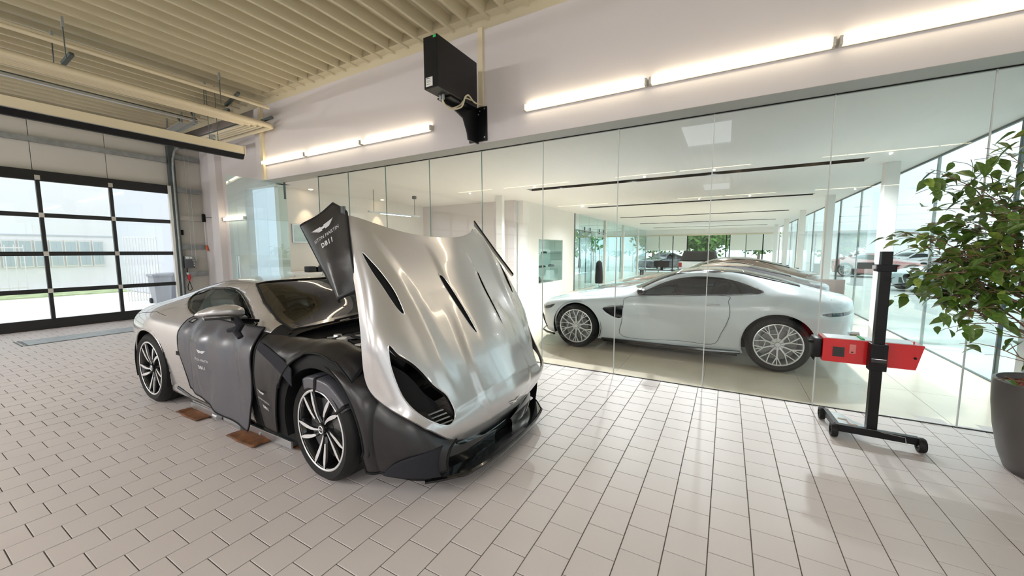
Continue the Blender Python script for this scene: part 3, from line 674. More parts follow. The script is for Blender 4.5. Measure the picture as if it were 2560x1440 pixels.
    v1 = smooth_poly([(-2.662, 1.647), (-2.588, 1.668), (-2.457, 1.703), (-2.325, 1.731), (-2.185, 1.727), (-2.241, 1.690), (-2.40, 1.658), (-2.52, 1.643)], 4)
    v2 = smooth_poly([(-2.418, 2.166), (-2.370, 2.205), (-2.20, 2.232), (-1.915, 2.243), (-1.983, 2.212), (-2.202, 2.185)], 4)
    v3 = [(x, 2 * YC1 - y) for x, y in v2]
    mir = lambda p: [(x, 2 * YC1 - y) for x, y in p]
    cuts = []
    for p in (hl, mir(hl)): FH, fi = carve(VH, FH, p, [0, 1], lambda V: V[:, 2] > .4)
    vents = []
    for p in (v1, mir(v1), v2, v3):
        FH, fi = carve(VH, FH, p, [0, 1], lambda V: V[:, 2] > .6); vents.append(fi)
    VR = hood_raise(VH); hood = grid_obj(VR, FH, 'bonnet', 'silver', root, solid=.0)
    # underside shell
    GU = GH.copy(); GU[:, :, 1] *= .985; GU[:, :, 2] -= .022; VU, FU = full_mesh(GU, YC1)
    for p in (hl, mir(hl)): FU, fi = carve(VU, FU, p, [0, 1], lambda V: V[:, 2] > .4)
    grid_obj(hood_raise(VU), FU, 'bonnet_lining', 'black_matte', hood)
    # rim flange between skin and lining
    def flange(idx_pts_a, idx_pts_b, nm, mat='silver'):
        n = len(idx_pts_a); mb = MB(); mb.add(list(idx_pts_a) + list(idx_pts_b), [(k, k + 1, n + k + 1, n + k) for k in range(n - 1)]); mb.build(nm, mat, hood, 'all')
    A = GH.copy(); B = GU.copy()
    def half(Gx, j, sg): q = Gx[:, j].copy(); q[:, 1] = YC1 + sg * q[:, 1]; return hood_raise(q)
    for sg in (-1, 1): flange(half(A, 0, sg), half(B, 0, sg), 'bonnet_edge')
    def rowm(Gx, i): r = Gx[i].copy(); l = Gx[i, ::-1].copy(); r[:, 1] = YC1 - r[:, 1]; l[:, 1] = YC1 + l[:, 1]; return hood_raise(np.concatenate([r, l[1:]]))
    flange(rowm(A, 0), rowm(B, 0), 'bonnet_edge'); flange(rowm(A, -1), rowm(B, -1), 'bonnet_edge')
    for fi in vents:
        Vv = VH.copy(); Vv[:, 2] -= .010; grid_obj(hood_raise(Vv), fi, 'bonnet_vent', 'black_matte', hood)
    topz = lambda x, y: top_z(GH, x, abs(y - YC1))
    def hp(x, y, off=0): return tuple(hood_raise(np.array([x, y, topz2(x, y) + off])))
    def topz2(x, y):
        w = abs(y - YC1); xr, zr = [], []
        for i in range(GH.shape[0]):
            ww = GH[i, ::-1, 1]; j = int(np.argmax(ww)); zr.append(np.interp(w, ww[:j + 1], GH[i, ::-1, 2][:j + 1])); xr.append(np.interp(w, ww[:j + 1], GH[i, ::-1, 0][:j + 1]))
        return float(np.interp(x, xr, zr))
    def topz_old(x, y):   # height on the (bowed) bonnet grid by nearest vertex interpolation
        d = (VH[:, 0] - x) ** 2 + (VH[:, 1] - y) ** 2; k = np.argsort(d)[:4]; wgt = 1 / (d[k] + 1e-7); return float((VH[k, 2] * wgt).sum() / wgt.sum())
    for p in (hl, mir(hl), v1, mir(v1), v2, v3):
        big = p in (hl,) or p == mir(hl)
        mb = MB(); q = [hp(x, y, -.001) for x, y in p]; mb.tube(q + [q[0]], .0045 if big else .003, 6, False); mb.build('opening_rim', 'silver' if big else 'alu', hood, True)
    for k in range(4):   # vanes in the lamp recess
        x = -1.505 - k * .012; q = [hp(-1.515 - .004 * k, 1.735 + .0 * k, -.03 - .032 * k), hp(-1.515 - .004 * k, 1.815, -.03 - .032 * k)]
    for pp, s in ((hl, 1), (mir(hl), -1)):
        bk = MB(); c = [hp(-1.77 + (x + 1.77) * .96, (YC1 - s * .76) + (y - (YC1 - s * .76)) * .92, -.10) for x, y in pp]; bk.add(c, [tuple(range(len(c)))]); bk.build('lamp_recess', 'black_matte', hood)
        for k in range(4):
            a = hp(-1.50 - k * .028, YC1 - s * (.605 + .012 * k), -.03); b = hp(-1.52 - k * .028, YC1 - s * (.70 + .012 * k), -.05); mb = MB(); mb.beam(a, b, .012, .004); mb.build('lamp_recess_vane', 'steel', hood)
    # emblem on the nose
    w2 = wings2d(.20); mb = MB()
    def badge(a, b):   # flat patch in the closed nose plane, then raised
        y = YC1 + a; x = -1.362 + b * -.55 - abs(a) * .16 - .006 * 0; z = .668 + b * .85 - abs(a) * .05; return tuple(hood_raise(np.array([x + .004, y, z + .006])))
    # project the emblem on the bonnet skin along x: nearest skin point in (y, z)
    def badge2(a, b, off=.003):
        y = YC1 + a; z = .650 + b; m = (VH[:, 0] > -1.55) & (abs(VH[:, 1] - y) < .06) & (VH[:, 2] > .5)
        d = (VH[m, 1] - y) ** 2 + (VH[m, 2] - z) ** 2; kk = np.argsort(d)[:3]; wgt = 1 / (d[kk] + 1e-6); x = float((VH[m][kk, 0] * wgt).sum() / wgt.sum()); return tuple(hood_raise(np.array([x + off, y, z + off])))
    for off in (.004,): mb.add([badge2(a, b * 1.0, off) for a, b in w2[0]], w2[1])
    mb.build('bonnet_emblem', 'chrome', hood, fix=False)
    # hinge arms
    for y in (YC1 - .55, YC1 + .55):
        MB().beam((-1.9, y, .50), tuple(hood_raise(np.array([-1.80, y, .66]))), .03, .02).build('hinge_arm', 'black_matte', root)
    return root, G, G2, GH
car1, G1, GF, GHD = build_silver()

# ---- covers laid over the car
def sheet(fn, nu, nv, name, mat, parent=None, thick=.004):
    mb = MB(); mb.add([fn(i / nu, j / nv) for j in range(nv + 1) for i in range(nu + 1)], [(j * (nu + 1) + i, j * (nu + 1) + i + 1, (j + 1) * (nu + 1) + i + 1, (j + 1) * (nu + 1) + i) for j in range(nv) for i in range(nu)])
    o = mb.build(name, mat, parent, 'all'); m = o.modifiers.new('solidify', 'SOLIDIFY'); m.thickness = thick; m.offset = 0; return o
def edge_tube(fn, n, r, name, mat, parent):
    q = [fn(k / n, 0) for k in range(n)] + [fn(1, k / n) for k in range(n)] + [fn(1 - k / n, 1) for k in range(n)] + [fn(0, 1 - k / n) for k in range(n + 1)]
    return MB().tube(q, r, 6, False).build(name, mat, parent, True)
def polyline(pts, t):
    P = np.array(pts, float); L = np.r_[0, np.cumsum(np.linalg.norm(np.diff(P, axis=0), axis=1))]; L /= L[-1]
    return np.array([np.interp(t, L, P[:, k]) for k in range(P.shape[1])])
# door cover: left and right outlines in (x, z) top to bottom
def door_cover():
    Lc = [(-4.30, .955), (-4.40, .90), (-4.42, .79), (-4.38, .62), (-4.31, .50), (-4.24, .38), (-4.20, .30)]; Rc = [(-3.16, .935), (-3.12, .85), (-3.10, .62), (-3.12, .42), (-3.16, .30), (-3.20, .17), (-3.23, .125)]
    def wcov(x, z):
        w = side_w(G1, x, max(z, .30)); wm = max(side_w(G1, x, q) for q in (max(z, .3), max(z, .58))); k = min(1, max(0, (.60 - z) / .15)); return w * (1 - k) + wm * k
    def fn(u, v, off=.016):
        a = polyline(Lc, v); b = polyline(Rc, v); x = a[0] + (b[0] - a[0]) * u; z = a[1] + (b[1] - a[1]) * u - .012 * math.sin(PI * u) * (v < .05)
        f = math.sin(x * 15 + 1.6 * math.sin(z * 4 + x)) * .45 + math.sin(x * 31 + 1.3 + z * 3) * .16 * (1 + math.sin(x * 4)) + math.sin(x * 6.5 + z * 2.5) * .6
        e = math.sin(PI * min(1, max(0, u))) ** .5 * min(1, v * 3 + .15)
        return (x, YC1 - wcov(x, z) - off - .024 * (f + .8) * e, z)
    def fn2(u, v): return fn(u, v)
    o = sheet(fn2, 90, 40, 'door_cover', 'leather_soft'); tag(o, 'draped dark grey protective cover on the car door, marked with wings and lettering', 'cover')
    edge_tube(fn2, 40, .006, 'piping', 'black_matte', o)
    W0 = 1.22
    def fp(a, b):   # print coordinates in metres around a centre on the cover
        u = .40 + a / W0; v = .47 - b / .68; p = fn(u, v, .020); return p
    prints(fp, [(wings2d(.115), 0, .055), (text2d('ASTON MARTIN', .026, False, 1.05), 0, -.005), (text2d('DB11', .036, True, 1.1), 0, -.062)], o)
    # handle window, corner latch, velcro strap round the mirror
    q = [fn(u, v, .018) for u, v in ((.055, .10), (.10, .10), (.10, .165), (.055, .165))]; mb = MB(); mb.tube(q + [q[0]], .007, 6); mb.build('handle_slot_trim', 'black_matte', o)
    mb = MB(); q = [fn(u, v, .022) for u, v in ((.06, .11), (.095, .11), (.095, .155), (.06, .155))]; mb.add(q, [(0, 1, 2, 3)]); mb.build('handle_slot', 'alu', o)
    p = fn(0.0, .56); MB().bbox(p[0] - .07, p[0] + .02, p[1] - .004, p[1] + .004, p[2] - .018, p[2] + .018, .002).build('magnet_tab', 'black_matte', o)
    st = MB(); st.tube([(-3.22, 1.44, 1.03), (-3.18, 1.45, .98), (-3.2, 1.43, .93), (-3.16, 1.435, .89)], [.025, .03, .028, .022], 8); st.tube([(-3.17, 1.44, .98), (-3.22, 1.425, .95), (-3.30, 1.42, .93)], .016, 6); st.build('strap_knot', 'fleece', o, True)
door_cover()
def front_w(x, z): return side_w(GF, x, z)
def front_pt(x, j, off):   # j in 0..1 along the section of the front end grid (0 sill, 1 inner edge)
    X = GF[:, 0, 0]; i = int(np.clip(np.searchsorted(X, x) - 1, 0, len(X) - 2)); t = (x - X[i]) / (X[i + 1] - X[i]); t = min(max(t, 0), 1); n = GF.shape[1] - 1; q = j * n; k = int(min(q, n - 1)); s = q - k
    p = (GF[i, k] * (1 - t) + GF[i + 1, k] * t) * (1 - s) + (GF[i, k + 1] * (1 - t) + GF[i + 1, k + 1] * t) * s
    p2 = GF[i, min(k + 1, n)] * (1 - t) + GF[i + 1, min(k + 1, n)] * t; p1 = GF[i, max(k - 1, 0)] * (1 - t) + GF[i + 1, max(k - 1, 0)] * t; d = p2 - p1; L = math.hypot(d[1], d[2]) + 1e-9
    nw, nzz = d[2] / L, -d[1] / L
    return (x, YC1 - (p[1] + nw * off), p[2] + nzz * off)
def zfrac(x, z):   # section parameter for a given height on the outer flank
    lo, hi = 0., .66
    for _ in range(18):
        m = (lo + hi) / 2
        if front_pt(x, m, 0)[2] < z: lo = m
        else: hi = m
    return lo
def fender_cover():   # piece between the door and the wheel arch, folding over the top of the wing
    n = 70
    xs0, xs1 = -3.07, -1.98
    def arch_low(x):   # lower outline of the piece: hangs low behind the wheel, follows the arch above it
        if x < -2.885: return .145 + .03 * max(0, (-2.99 - x) / .1)
        if x < -2.70: return .145 + (.66 - .145) * ((x + 2.885) / .185) ** .8
        d = .43 ** 2 - (x + 2.30) ** 2; return .42 + math.sqrt(max(d, .01)) * 1.02
    def fn(u, v):
        x = xs0 + (xs1 - xs0) * u; zl = arch_low(x); zl = min(zl, .885); j0 = zfrac(x, zl) if zl < .83 else .60 + (zl - .83) * .8; j = j0 + (.985 - j0) * v
        f = math.sin(x * 14 + v * 5) * .5 + math.sin(x * 27 + 2 - v * 4) * .3; p = front_pt(x, j, .014 + .008 * (f + .8) * min(1, 4 * v) * (1 - .5 * v))
        # cloth flares out along the arch edge
        fl = max(0, 1 - v * 7) * (.018 if x > -2.72 else .006); return (p[0], p[1] - fl, p[2] - .02 * max(0, (v - .9) * 10))
    o = sheet(fn, n, 34, 'wing_cover', 'leather'); tag(o, 'black leatherette cover draped over the front wing between door and open wheel arch', 'cover')
    edge_tube(fn, 50, .007, 'piping', 'black_matte', o)
    def band(u, v): x = -3.03 + .50 * u; t = zfrac(x, .80 - .18 * u); p = front_pt(x, t + (.10) * v + .02 * math.sin(PI * u), .030); return p
    sheet(band, 20, 6, 'fleece_band', 'fleece', o)
    def fp(a, b):
        x = -2.955 + a * .95 + b * -.25; z = .43 + b + a * -.2; p = front_pt(x, zfrac(x, z), .030); return p
    prints(fp, [(wings2d(.105), 0, .06), (text2d('ASTON MARTIN', .022), 0, 0), (text2d('DB11', .034, True), 0, -.055)], o)
fender_cover()
def bumper_cover():
    xs0, xs1 = -2.10, -1.445
    def low(x): return .155 + .03 * (x - xs0) / (xs1 - xs0)
    def topj(x): 
        t = (x - xs0) / (xs1 - xs0); return .97 - .36 * t ** 1.3
    def fn(u, v):
        x = xs0 + (xs1 - xs0) * u ** .8; b = max(0, (x + 2.25)) ; j0 = zfrac(x, low(x)); j = j0 + (topj(x) - j0) * v; f = math.sin(x * 9 + v * 6) * .4 + math.sin(v * 9 + x * 4) * .4
        p = front_pt(x, j, .016 + .004 * (f + .8) * v)
        # hind edge follows the arch
        dx = 0
        if u < .35:
            z = p[2]; r2_ = .425 ** 2 - (z - .37) ** 2; xa = -2.30 + math.sqrt(r2_) if r2_ > 0 else -2.22; xa = max(xa, -2.24); dx = (xa - xs0) * (1 - u / .35) ** 1.0
            if z < .30: dx = (-1.905 - xs0) * (1 - u / .35)
        return (p[0] + dx, p[1], p[2])
    o = sheet(fn, 60, 36, 'bumper_cover', 'leather'); tag(o, 'black leatherette cover stretched over the front bumper beside the wheel', 'cover')
    edge_tube(fn, 40, .007, 'piping', 'black_matte', o)
    def inset(u, v):   # curved mesh window
        x = -1.78 + .31 * u; z0 = .165; z1 = .165 + .155 * math.sin(PI / 2 * min(1, u * 1.15 + .02)) ** .8; z = z0 + (z1 - z0) * v; return front_pt(x, zfrac(x, z), .030)
    sheet(inset, 24, 8, 'fleece_window', 'fleece', o)
    def patch(u, v):   # soft black patch under the bonnet edge
        x = -2.08 + .42 * u; zt = zfrac(x, .5) ; j1 = topj(x) + .015; j0 = j1 - .20 * math.sin(PI * min(1, .12 + u * .9)) ** .7; return front_pt(x, j0 + (j1 - j0) * v, .030)
    sheet(patch, 24, 10, 'fleece_patch', 'fleece', o)
bumper_cover()
# cover hanging from the raised bonnet corner (near side) and its twin on the far side
def flap(mirror):
    A = np.array([-2.205, 1.685, 1.80]); B = np.array([-2.365, 1.70, 1.862]); C_ = np.array([-2.645, 1.63, 1.712]); D = np.array([-2.10, 1.52, 1.215]); E = np.array([-2.005, 1.585, 1.285])
    def fn(u, v, off=0.):
        rr_ = polyline([B, A * .5 + B * .5 + np.array([0, .0, .0]), A, (A + E) / 2 + np.array([.012, -.02, .0]), E], v); ll = C_ + (D - C_) * v; p = ll + (rr_ - ll) * u
        p = p + np.array([0, -.045 * math.sin(PI * u) - .01 * math.sin(PI * 2.2 * u) - off, -.035 * math.sin(PI * u) * (1 - v) ** 2 ])
        if mirror: p = np.array([p[0], 2 * YC1 - p[1], p[2]])
        return tuple(p)
    o = sheet(fn, 24, 30, 'bonnet_corner_cover', 'leather', thick=.006)
    tag(o, 'black cover printed with wings and lettering, hanging from the near corner of the raised bonnet' if not mirror else 'thin black cover seen edge-on along the far edge of the raised bonnet', 'cover')
    edge_tube(fn, 24, .006, 'piping', 'black_matte', o)
    if not mirror:
        def fp(a, b): return fn(.54 + a / .42 + b * .1, .30 - b / .60 - a * .02, .006)
        prints(fp, [(wings2d(.21), 0, .045), (text2d('ASTON MARTIN', .033), 0, -.015), (text2d('DB11', .044, True, 1.15), 0, -.068)], o)
        p = fn(.985, .22); MB().bbox(p[0] - .03, p[0] + .012, p[1] - .012, p[1] - .004, p[2] - .03, p[2] + .03, .002).build('buckle', 'black_gloss', o)
flap(False)
def far_flap():   # its twin on the far corner, folded so that it is seen almost edge-on
    B_ = np.array([-2.35, 3.345, 1.850]); A_ = np.array([-2.10, 3.355, 1.545]); E_ = np.array([-1.87, 3.33, 1.30])
    def fn(u, v):
        p = polyline([B_, A_, E_], v); p = p + np.array([-.27, .39, -.02]) * u * (1 - .25 * v) + np.array([0, .0, -.02 * math.sin(PI * u)]); return tuple(p)
    o = sheet(fn, 10, 16, 'bonnet_corner_cover', 'leather', thick=.012); tag(o, 'thin black cover seen edge-on along the far edge of the raised bonnet', 'cover'); edge_tube(fn, 16, .006, 'piping', 'black_matte', o)
far_flap()

# glossy wrap with straps over the top of the near front tyre
def tyre_wrap():
    def fn(u, v):
        a = math.radians(112 - 78 * u); r = .362 + .004 * math.sin(u * 14) - (.075 * max(0, v - .45) / .55); y = 1.70 - .24 * min(1, v / .45) - .012 * max(0, v - .45); return (-2.30 + r * math.cos(a), y - .006, .352 + r * math.sin(a))
    o = sheet(fn, 26, 14, 'tyre_cover', 'leather_soft'); tag(o, 'grey glossy protective wrap strapped over the top of the near front tyre', 'cover')
    for u0 in (.30, .95):
        def s(u, v, u0=u0): p = fn(u0 + .05 * (u - .5), .2 + .9 * v); return (p[0], p[1] - .006, p[2])
        sheet(s, 2, 12, 'strap', 'black_matte', o)
tyre_wrap()
# ------------------------------------------------------------------ white coupe in the showroom and its darker neighbours
def build_white():
    root = empty('showroom_coupe', (VX + 1.35, YC2, 0), 'white sports coupe parked side-on behind the glass wall', 'car')
    X = lambda d: VX + d
    G = vant_grid(); V, F = full_mesh(G, YC2)
    R_ = lambda V: V[:, 1] < YC2 - .4; L_ = lambda V: V[:, 1] > YC2 + .4
    win = [(X(a), b) for a, b in smooth_poly([(.93, .882), (1.06, .958), (1.25, 1.055), (1.46, 1.125), (1.72, 1.160), (1.98, 1.148), (2.22, 1.095), (2.40, 1.025), (2.475, .992), (2.31, .962), (1.99, .930), (1.49, .905)], 5)]
    door = [(X(a), b) for a, b in smooth_poly([(.80, .845), (.725, .70), (.713, .49), (.735, .235), (1.52, .262), (1.92, .262), (2.02, .42), (2.11, .67), (2.09, .85), (2.06, .925), (1.5, .89)], 4)]
    vent = [(X(a), b) for a, b in [(.40, .66), (.52, .695), (.72, .72), (.735, .715), (.71, .53), (.66, .515), (.56, .545), (.47, .595)]]
    tl = [(X(a), b) for a, b in [(3.04, .762), (3.15, .785), (3.28, .795), (3.42, .81), (3.42, .775), (3.27, .75), (3.14, .742)]]
    hl = [(X(a), b) for a, b in [(-.64, .575), (-.60, .61), (-.50, .635), (-.39, .672), (-.41, .64), (-.46, .60), (-.56, .565)]]
    screen = [(X(a), YC2 + b) for a, b in [(.78, -.30), (.76, 0), (.78, .30), (.86, .60), (.92, .68), (1.12, .61), (1.40, .55), (1.42, .28), (1.44, 0), (1.42, -.28), (1.40, -.55), (1.12, -.61), (.92, -.68), (.86, -.60)]]
    rear = [(X(a), YC2 + b) for a, b in [(2.28, -.42), (2.24, 0), (2.28, .42), (2.9, .40), (2.96, 0), (2.9, -.40)]]
    roof = [(X(a), YC2 + b) for a, b in [(1.44, -.54), (1.46, 0), (1.44, .54), (1.9, .54), (2.27, .46), (2.23, 0), (2.27, -.46), (1.9, -.54)]]
    gl, dr, vt, tls, hls = [], [], [], [], []
    for sel in (R_, L_):
        F, fi = carve(V, F, win, [0, 2], lambda V, s=sel: s(V) & (V[:, 2] > .85)); gl.append(fi)
        for cx, r in ((0, .375), (2.65, .40)): F, _ = carve(V, F, circ(X(cx), .345, r), [0, 2], lambda V, s=sel: s(V) & (V[:, 2] < .80))
        F, fi = carve(V, F, door, [0, 2], lambda V, s=sel: s(V) & (V[:, 2] < .95) & (V[:, 2] > .19)); dr.append(fi)
        F, fi = carve(V, F, vent, [0, 2], lambda V, s=sel: s(V) & (V[:, 2] < .9)); vt.append(fi)
        F, fi = carve(V, F, tl, [0, 2], lambda V, s=sel: s(V) & (V[:, 2] < .9)); tls.append(fi)
        F, fi = carve(V, F, hl, [0, 2], lambda V, s=sel: s(V)); hls.append(fi)
    F, fs = carve(V, F, screen, [0, 1], lambda V: V[:, 2] > .82); F, fr = carve(V, F, rear, [0, 1], lambda V: V[:, 2] > .9); F, ff = carve(V, F, roof, [0, 1], lambda V: V[:, 2] > 1.0)
    body = grid_obj(V, F, 'body', 'white', root, solid=.003)
    for fi in dr: grid_obj(V, fi, 'door', 'white', root)
    for fi in gl: grid_obj(V, fi, 'side_window', 'carglass', root)
    for fi in vt: Vv = V.copy(); Vv[:, 1] += np.sign(YC2 - V[:, 1]) * .015; grid_obj(Vv, fi, 'side_vent', 'black_gloss', root)
    for fi in tls: grid_obj(V, fi, 'tail_lamp', 'lamp_red' if False else 'headlamp', root)
    for fi in hls: grid_obj(V, fi, 'head_lamp', 'headlamp', root)
    grid_obj(V, fs, 'windscreen', 'carglass', root); grid_obj(V, fr, 'rear_window', 'carglass_dark', root); grid_obj(V, ff, 'roof_panel', 'roofblack', root)
    for sgn in (-1, 1):
        MB().tube(on_side(G, YC2, win + win[:1], .001, sgn), .008, 6, False).build('window_trim', 'black_gloss', root, True)
        MB().tube(on_side(G, YC2, door + door[:1], .0005, sgn), .0028, 5, False).build('door_gap', 'black_matte', root)
        MB().tube(on_side(G, YC2, [(X(.42), .672), (X(.55), .69), (X(.73), .712)], .006, sgn), .004, 6).build('vent_strake', 'alu', root)
        hd = [(X(1.82), .80), (X(1.83), .808), (X(1.98), .812), (X(2.0), .805), (X(1.98), .794), (X(1.84), .79)]; MB().tube(on_side(G, YC2, hd + hd[:1], .002, sgn), .002, 5).build('door_handle', 'grey_fabric', root)
        pl = [(X(a), YC2 + sgn * w, z) for a, w, z in [(.40, .885, .175), (.9, .90, .17), (1.4, .905, .17), (1.9, .91, .175), (2.25, .92, .195)]]
        MB().tube(pl, [.018, .026, .028, .03, .024], 8).build('side_skirt', 'black_gloss', root, True)
        MB().tube([(X(a), YC2 + sgn * w, z) for a, w, z in [(-.80, .22, .18), (-.72, .62, .16), (-.58, .76, .155), (-.42, .84, .155)]], .020, 6).build('front_splitter', 'black_gloss', root, True)
        MB().tube([(X(a), YC2 + sgn * (side_w(G, X(a), z) + .001), z) for a, z in [(-.76, .48), (-.70, .42), (-.66, .36), (-.60, .24)]], [.012, .022, .024, .014], 6).build('intake_blade', 'black_gloss', root, True)
        for cx, r in ((0, .375), (2.65, .40)): MB().tube(on_side(G, YC2, circ(X(cx), .345, r, 40, -22, 200), -.005, sgn), .007, 6).build('arch_flange', 'white', root, True)
        # roof rail between window and roof panel
        q = [(X(a), YC2 + sgn * w, top_z(G, X(a), w) + .002) for a, w in [(.95, .69), (1.12, .625), (1.42, .555), (1.9, .545), (2.25, .46), (2.6, .47), (2.9, .43)]]
        MB().tube(q, .010, 6).build('roof_seam', 'black_gloss', root, True)
        # mirror
        c = Vector((X(1.0), YC2 + sgn * 1.0, .955)); m = MB(); m.lathe([(.0, -.10), (.035, -.09), (.055, -.04), (.058, .03), (.045, .075), (0, .085)], c, 'y', 16)
        m.v = [(c.x + (p[0] - c.x) * 1.15, p[1], c.z + (p[2] - c.z) * .75) for p in m.v]; mo = m.build('wing_mirror', 'black_metal', root, True)
        MB().beam((X(.97), YC2 + sgn * .80, .90), (X(1.0), YC2 + sgn * .95, .94), .06, .02).build('mirror_arm', 'black_gloss', mo)
        for a, z0, z1, lean in ((1.86, .905, 1.15, .10), (2.06, .925, 1.13, 0), (2.14, 1.10, .94, .12)):
            p = (X(a), YC2 + sgn * (side_w(G, X(a), z0) - .03), z0); q = (X(a + lean), YC2 + sgn * (side_w(G, X(a + lean), z1) - .03), z1); MB().beam(p, q, .018, .018).build('window_pillar', 'black_matte', root)
    MB().tube([(X(3.28), YC2 - .54, .475), (X(3.50), YC2 - .54, .47)], [.055, .060], 16).build('exhaust_tip', 'chrome', root, True)
    MB().tube([(X(3.28), YC2 + .54, .475), (X(3.50), YC2 + .54, .47)], [.055, .060], 16).build('exhaust_tip', 'chrome', root, True)
    sp = MB(); q = [(X(3.30 - .12 * abs(t) ** 3), YC2 + t * .72, .945 - .02 * abs(t)) for t in [k / 10 - 1 for k in range(21)]]; sp.tube(q, .010, 6); sp.build('tail_lip', 'white', root, True)
    MB().box(X(.42), X(2.22), YC2 - .86, YC2 + .86, .13, .19).build('underbody', 'black_matte', root); MB().box(X(3.1), X(3.36), YC2 - .5, YC2 + .5, .2, .36).build('rear_diffuser', 'black_matte', root)
    MB().box(X(.8), X(2.3), YC2 - .70, YC2 + .70, .35, .60).build('cabin_floor', 'interior', root)
    for s in (-1, 1):
        y = YC2 + s * .36; MB().bbox(X(1.45), X(1.95), y - .23, y + .23, .6, .72, .05).build('seat', 'seat', root, 40)
        MB().prism([(X(1.90), .66), (X(1.78), .66), (X(1.98), 1.04), (X(2.06), 1.06), (X(2.12), 1.02)], y - .2, y + .2).build('seat_back', 'seat', root, 30)
    MB().prism([(X(1.32), .6), (X(.9), .6), (X(.86), .84), (X(1.12), .89), (X(1.30), .87)], YC2 - .68, YC2 + .68).build('dashboard', 'interior', root)
    c = Vector((X(1.44), YC2 - .36, .86)); MB().tube([c + Vector((-.05 * math.sin(t), .17 * math.cos(t), .15 * math.sin(t))) for t in [2 * PI * k / 20 for k in range(21)]], .013, 6).build('steering_wheel', 'interior', root, True)
    for x, R, w in ((0, .345, .25), (2.65, .352, .29)):
        wheel(root, 'wheel', X(x), YC2 - .965, R, -1, R, .268, w, 'mesh'); wheel(root, 'wheel', X(x), YC2 + .965, R, 1, R, .268, w, 'mesh')
        arch_liner(root, X(x), .35, .395, YC2 - .93, YC2 - .6); arch_liner(root, X(x), .35, .395, YC2 + .93, YC2 + .6)
    MB().beam((X(-.79), YC2 - .32, .40), (X(-.79), YC2 + .32, .40), .03, .2).build('front_grille', 'black_gloss', root)
    return root
def recolor(root, mp):
    for o in [root] + list(root.children_recursive):
        if o.type == 'MESH' and o.data.materials and o.data.materials[0] and o.data.materials[0].name in mp:
            o.data = o.data.copy(); o.data.materials[0] = M[mp[o.data.materials[0].name]]
car2 = build_white()
def clone_car(dx, dy, label, mp, sx=1., sz=1., rz=0, name='showroom_coupe'):
    c = copy_tree(car2); c.location = (car2.location.x + dx, car2.location.y + dy, 0); c.scale = (sx, 1, sz); c.rotation_euler = (0, 0, rz); c['label'] = label; c.name = name
    recolor(c, mp); return c
clone_car(.15, 2.35, 'dark grey coupe with dark roof parked directly behind the white coupe', {'white_paint': 'darkpaint', 'roof_black': 'bronze'}, 1.02, 1.0)
clone_car(.35, 4.70, 'bronze coupe with taller roofline, third in the showroom row behind the white coupe', {'white_paint': 'bronze', 'roof_black': 'darkpaint', 'car_glass': 'carglass_dark'}, 1.05, 1.07)
# cars outdoors beyond the right facade
clone_car(8.4, 14.0, 'white coupe parked outside the right facade, half hidden by the green plant', {}, 1.05, 1.05, math.radians(35))
clone_car(8.4, 22.5, 'dark red and white car parked outside beyond the right facade, left of the plant', {'white_paint': 'redpaint'}, 1.05, 1.1, math.radians(150))
clone_car(12.5, 33, 'small grey car far off in the car park outside the right facade', {'white_paint': 'silver'}, 1, 1.1, math.radians(20))
clone_car(-4.0, 27, 'grey car parked outside beyond the teal glass rooms', {'white_paint': 'darkpaint'}, 1, 1.1, math.radians(60))
# dark pick-up style vehicle seen from behind near the far entrance
def suv():
    r = empty('off_road_car', (-1.2, 22.5, 0), 'black off-road car with pale frame standing by the far entrance', 'car')
    y0, y1 = 20.6, 24.6
    b = MB(); b.bbox(-2.1, -.3, y0, y1, .45, 1.02, .10); b.build('body', 'white', r, 40)
    c = MB(); f = lambda s, z, ya, yb: [(-1.2 - s, ya, z), (-1.2 + s, ya, z), (-1.2 + s, yb, z), (-1.2 - s, yb, z)]
    v = f(.86, 1.0, y0 + .05, y1 - 1.3) + f(.70, 1.52, y0 + .35, y1 - 2.0); c.add(v, [(0, 3, 2, 1), (4, 5, 6, 7), (0, 1, 5, 4), (1, 2, 6, 5), (2, 3, 7, 6), (3, 0, 4, 7)]); c.build('cabin', 'darkpaint', r)
    v = [(-1.2 + s * a, y, z) for s, a, y, z in ((-1, .74, y0 + .03, 1.06), (1, .74, y0 + .03, 1.06), (1, .62, y0 + .28, 1.46), (-1, .62, y0 + .28, 1.46))]; MB().add(v, [(0, 1, 2, 3)]).build('rear_window', 'black_gloss', r)
    for s in (-1, 1):
        MB().bbox(-1.2 + s * .82 - .07, -1.2 + s * .82 + .07, y0 - .02, y0 + .04, .72, .95, .01).build('tail_lamp', 'lamp_red', r)
        for yy in (y0 + .75, y1 - .8): MB().tube([(-1.2 + s * .78, yy, .37), (-1.2 + s * .98, yy, .37)], .37, 24).build('wheel', 'rubber', r, 40)
    MB().bbox(-2.08, -.32, y0 - .08, y0 + .06, .42, .62, .03).build('rear_bumper', 'black_matte', r); MB().box(-1.45, -.95, y0 - .09, y0 - .08, .75, .86).build('number_plate', 'paper', r)
suv()
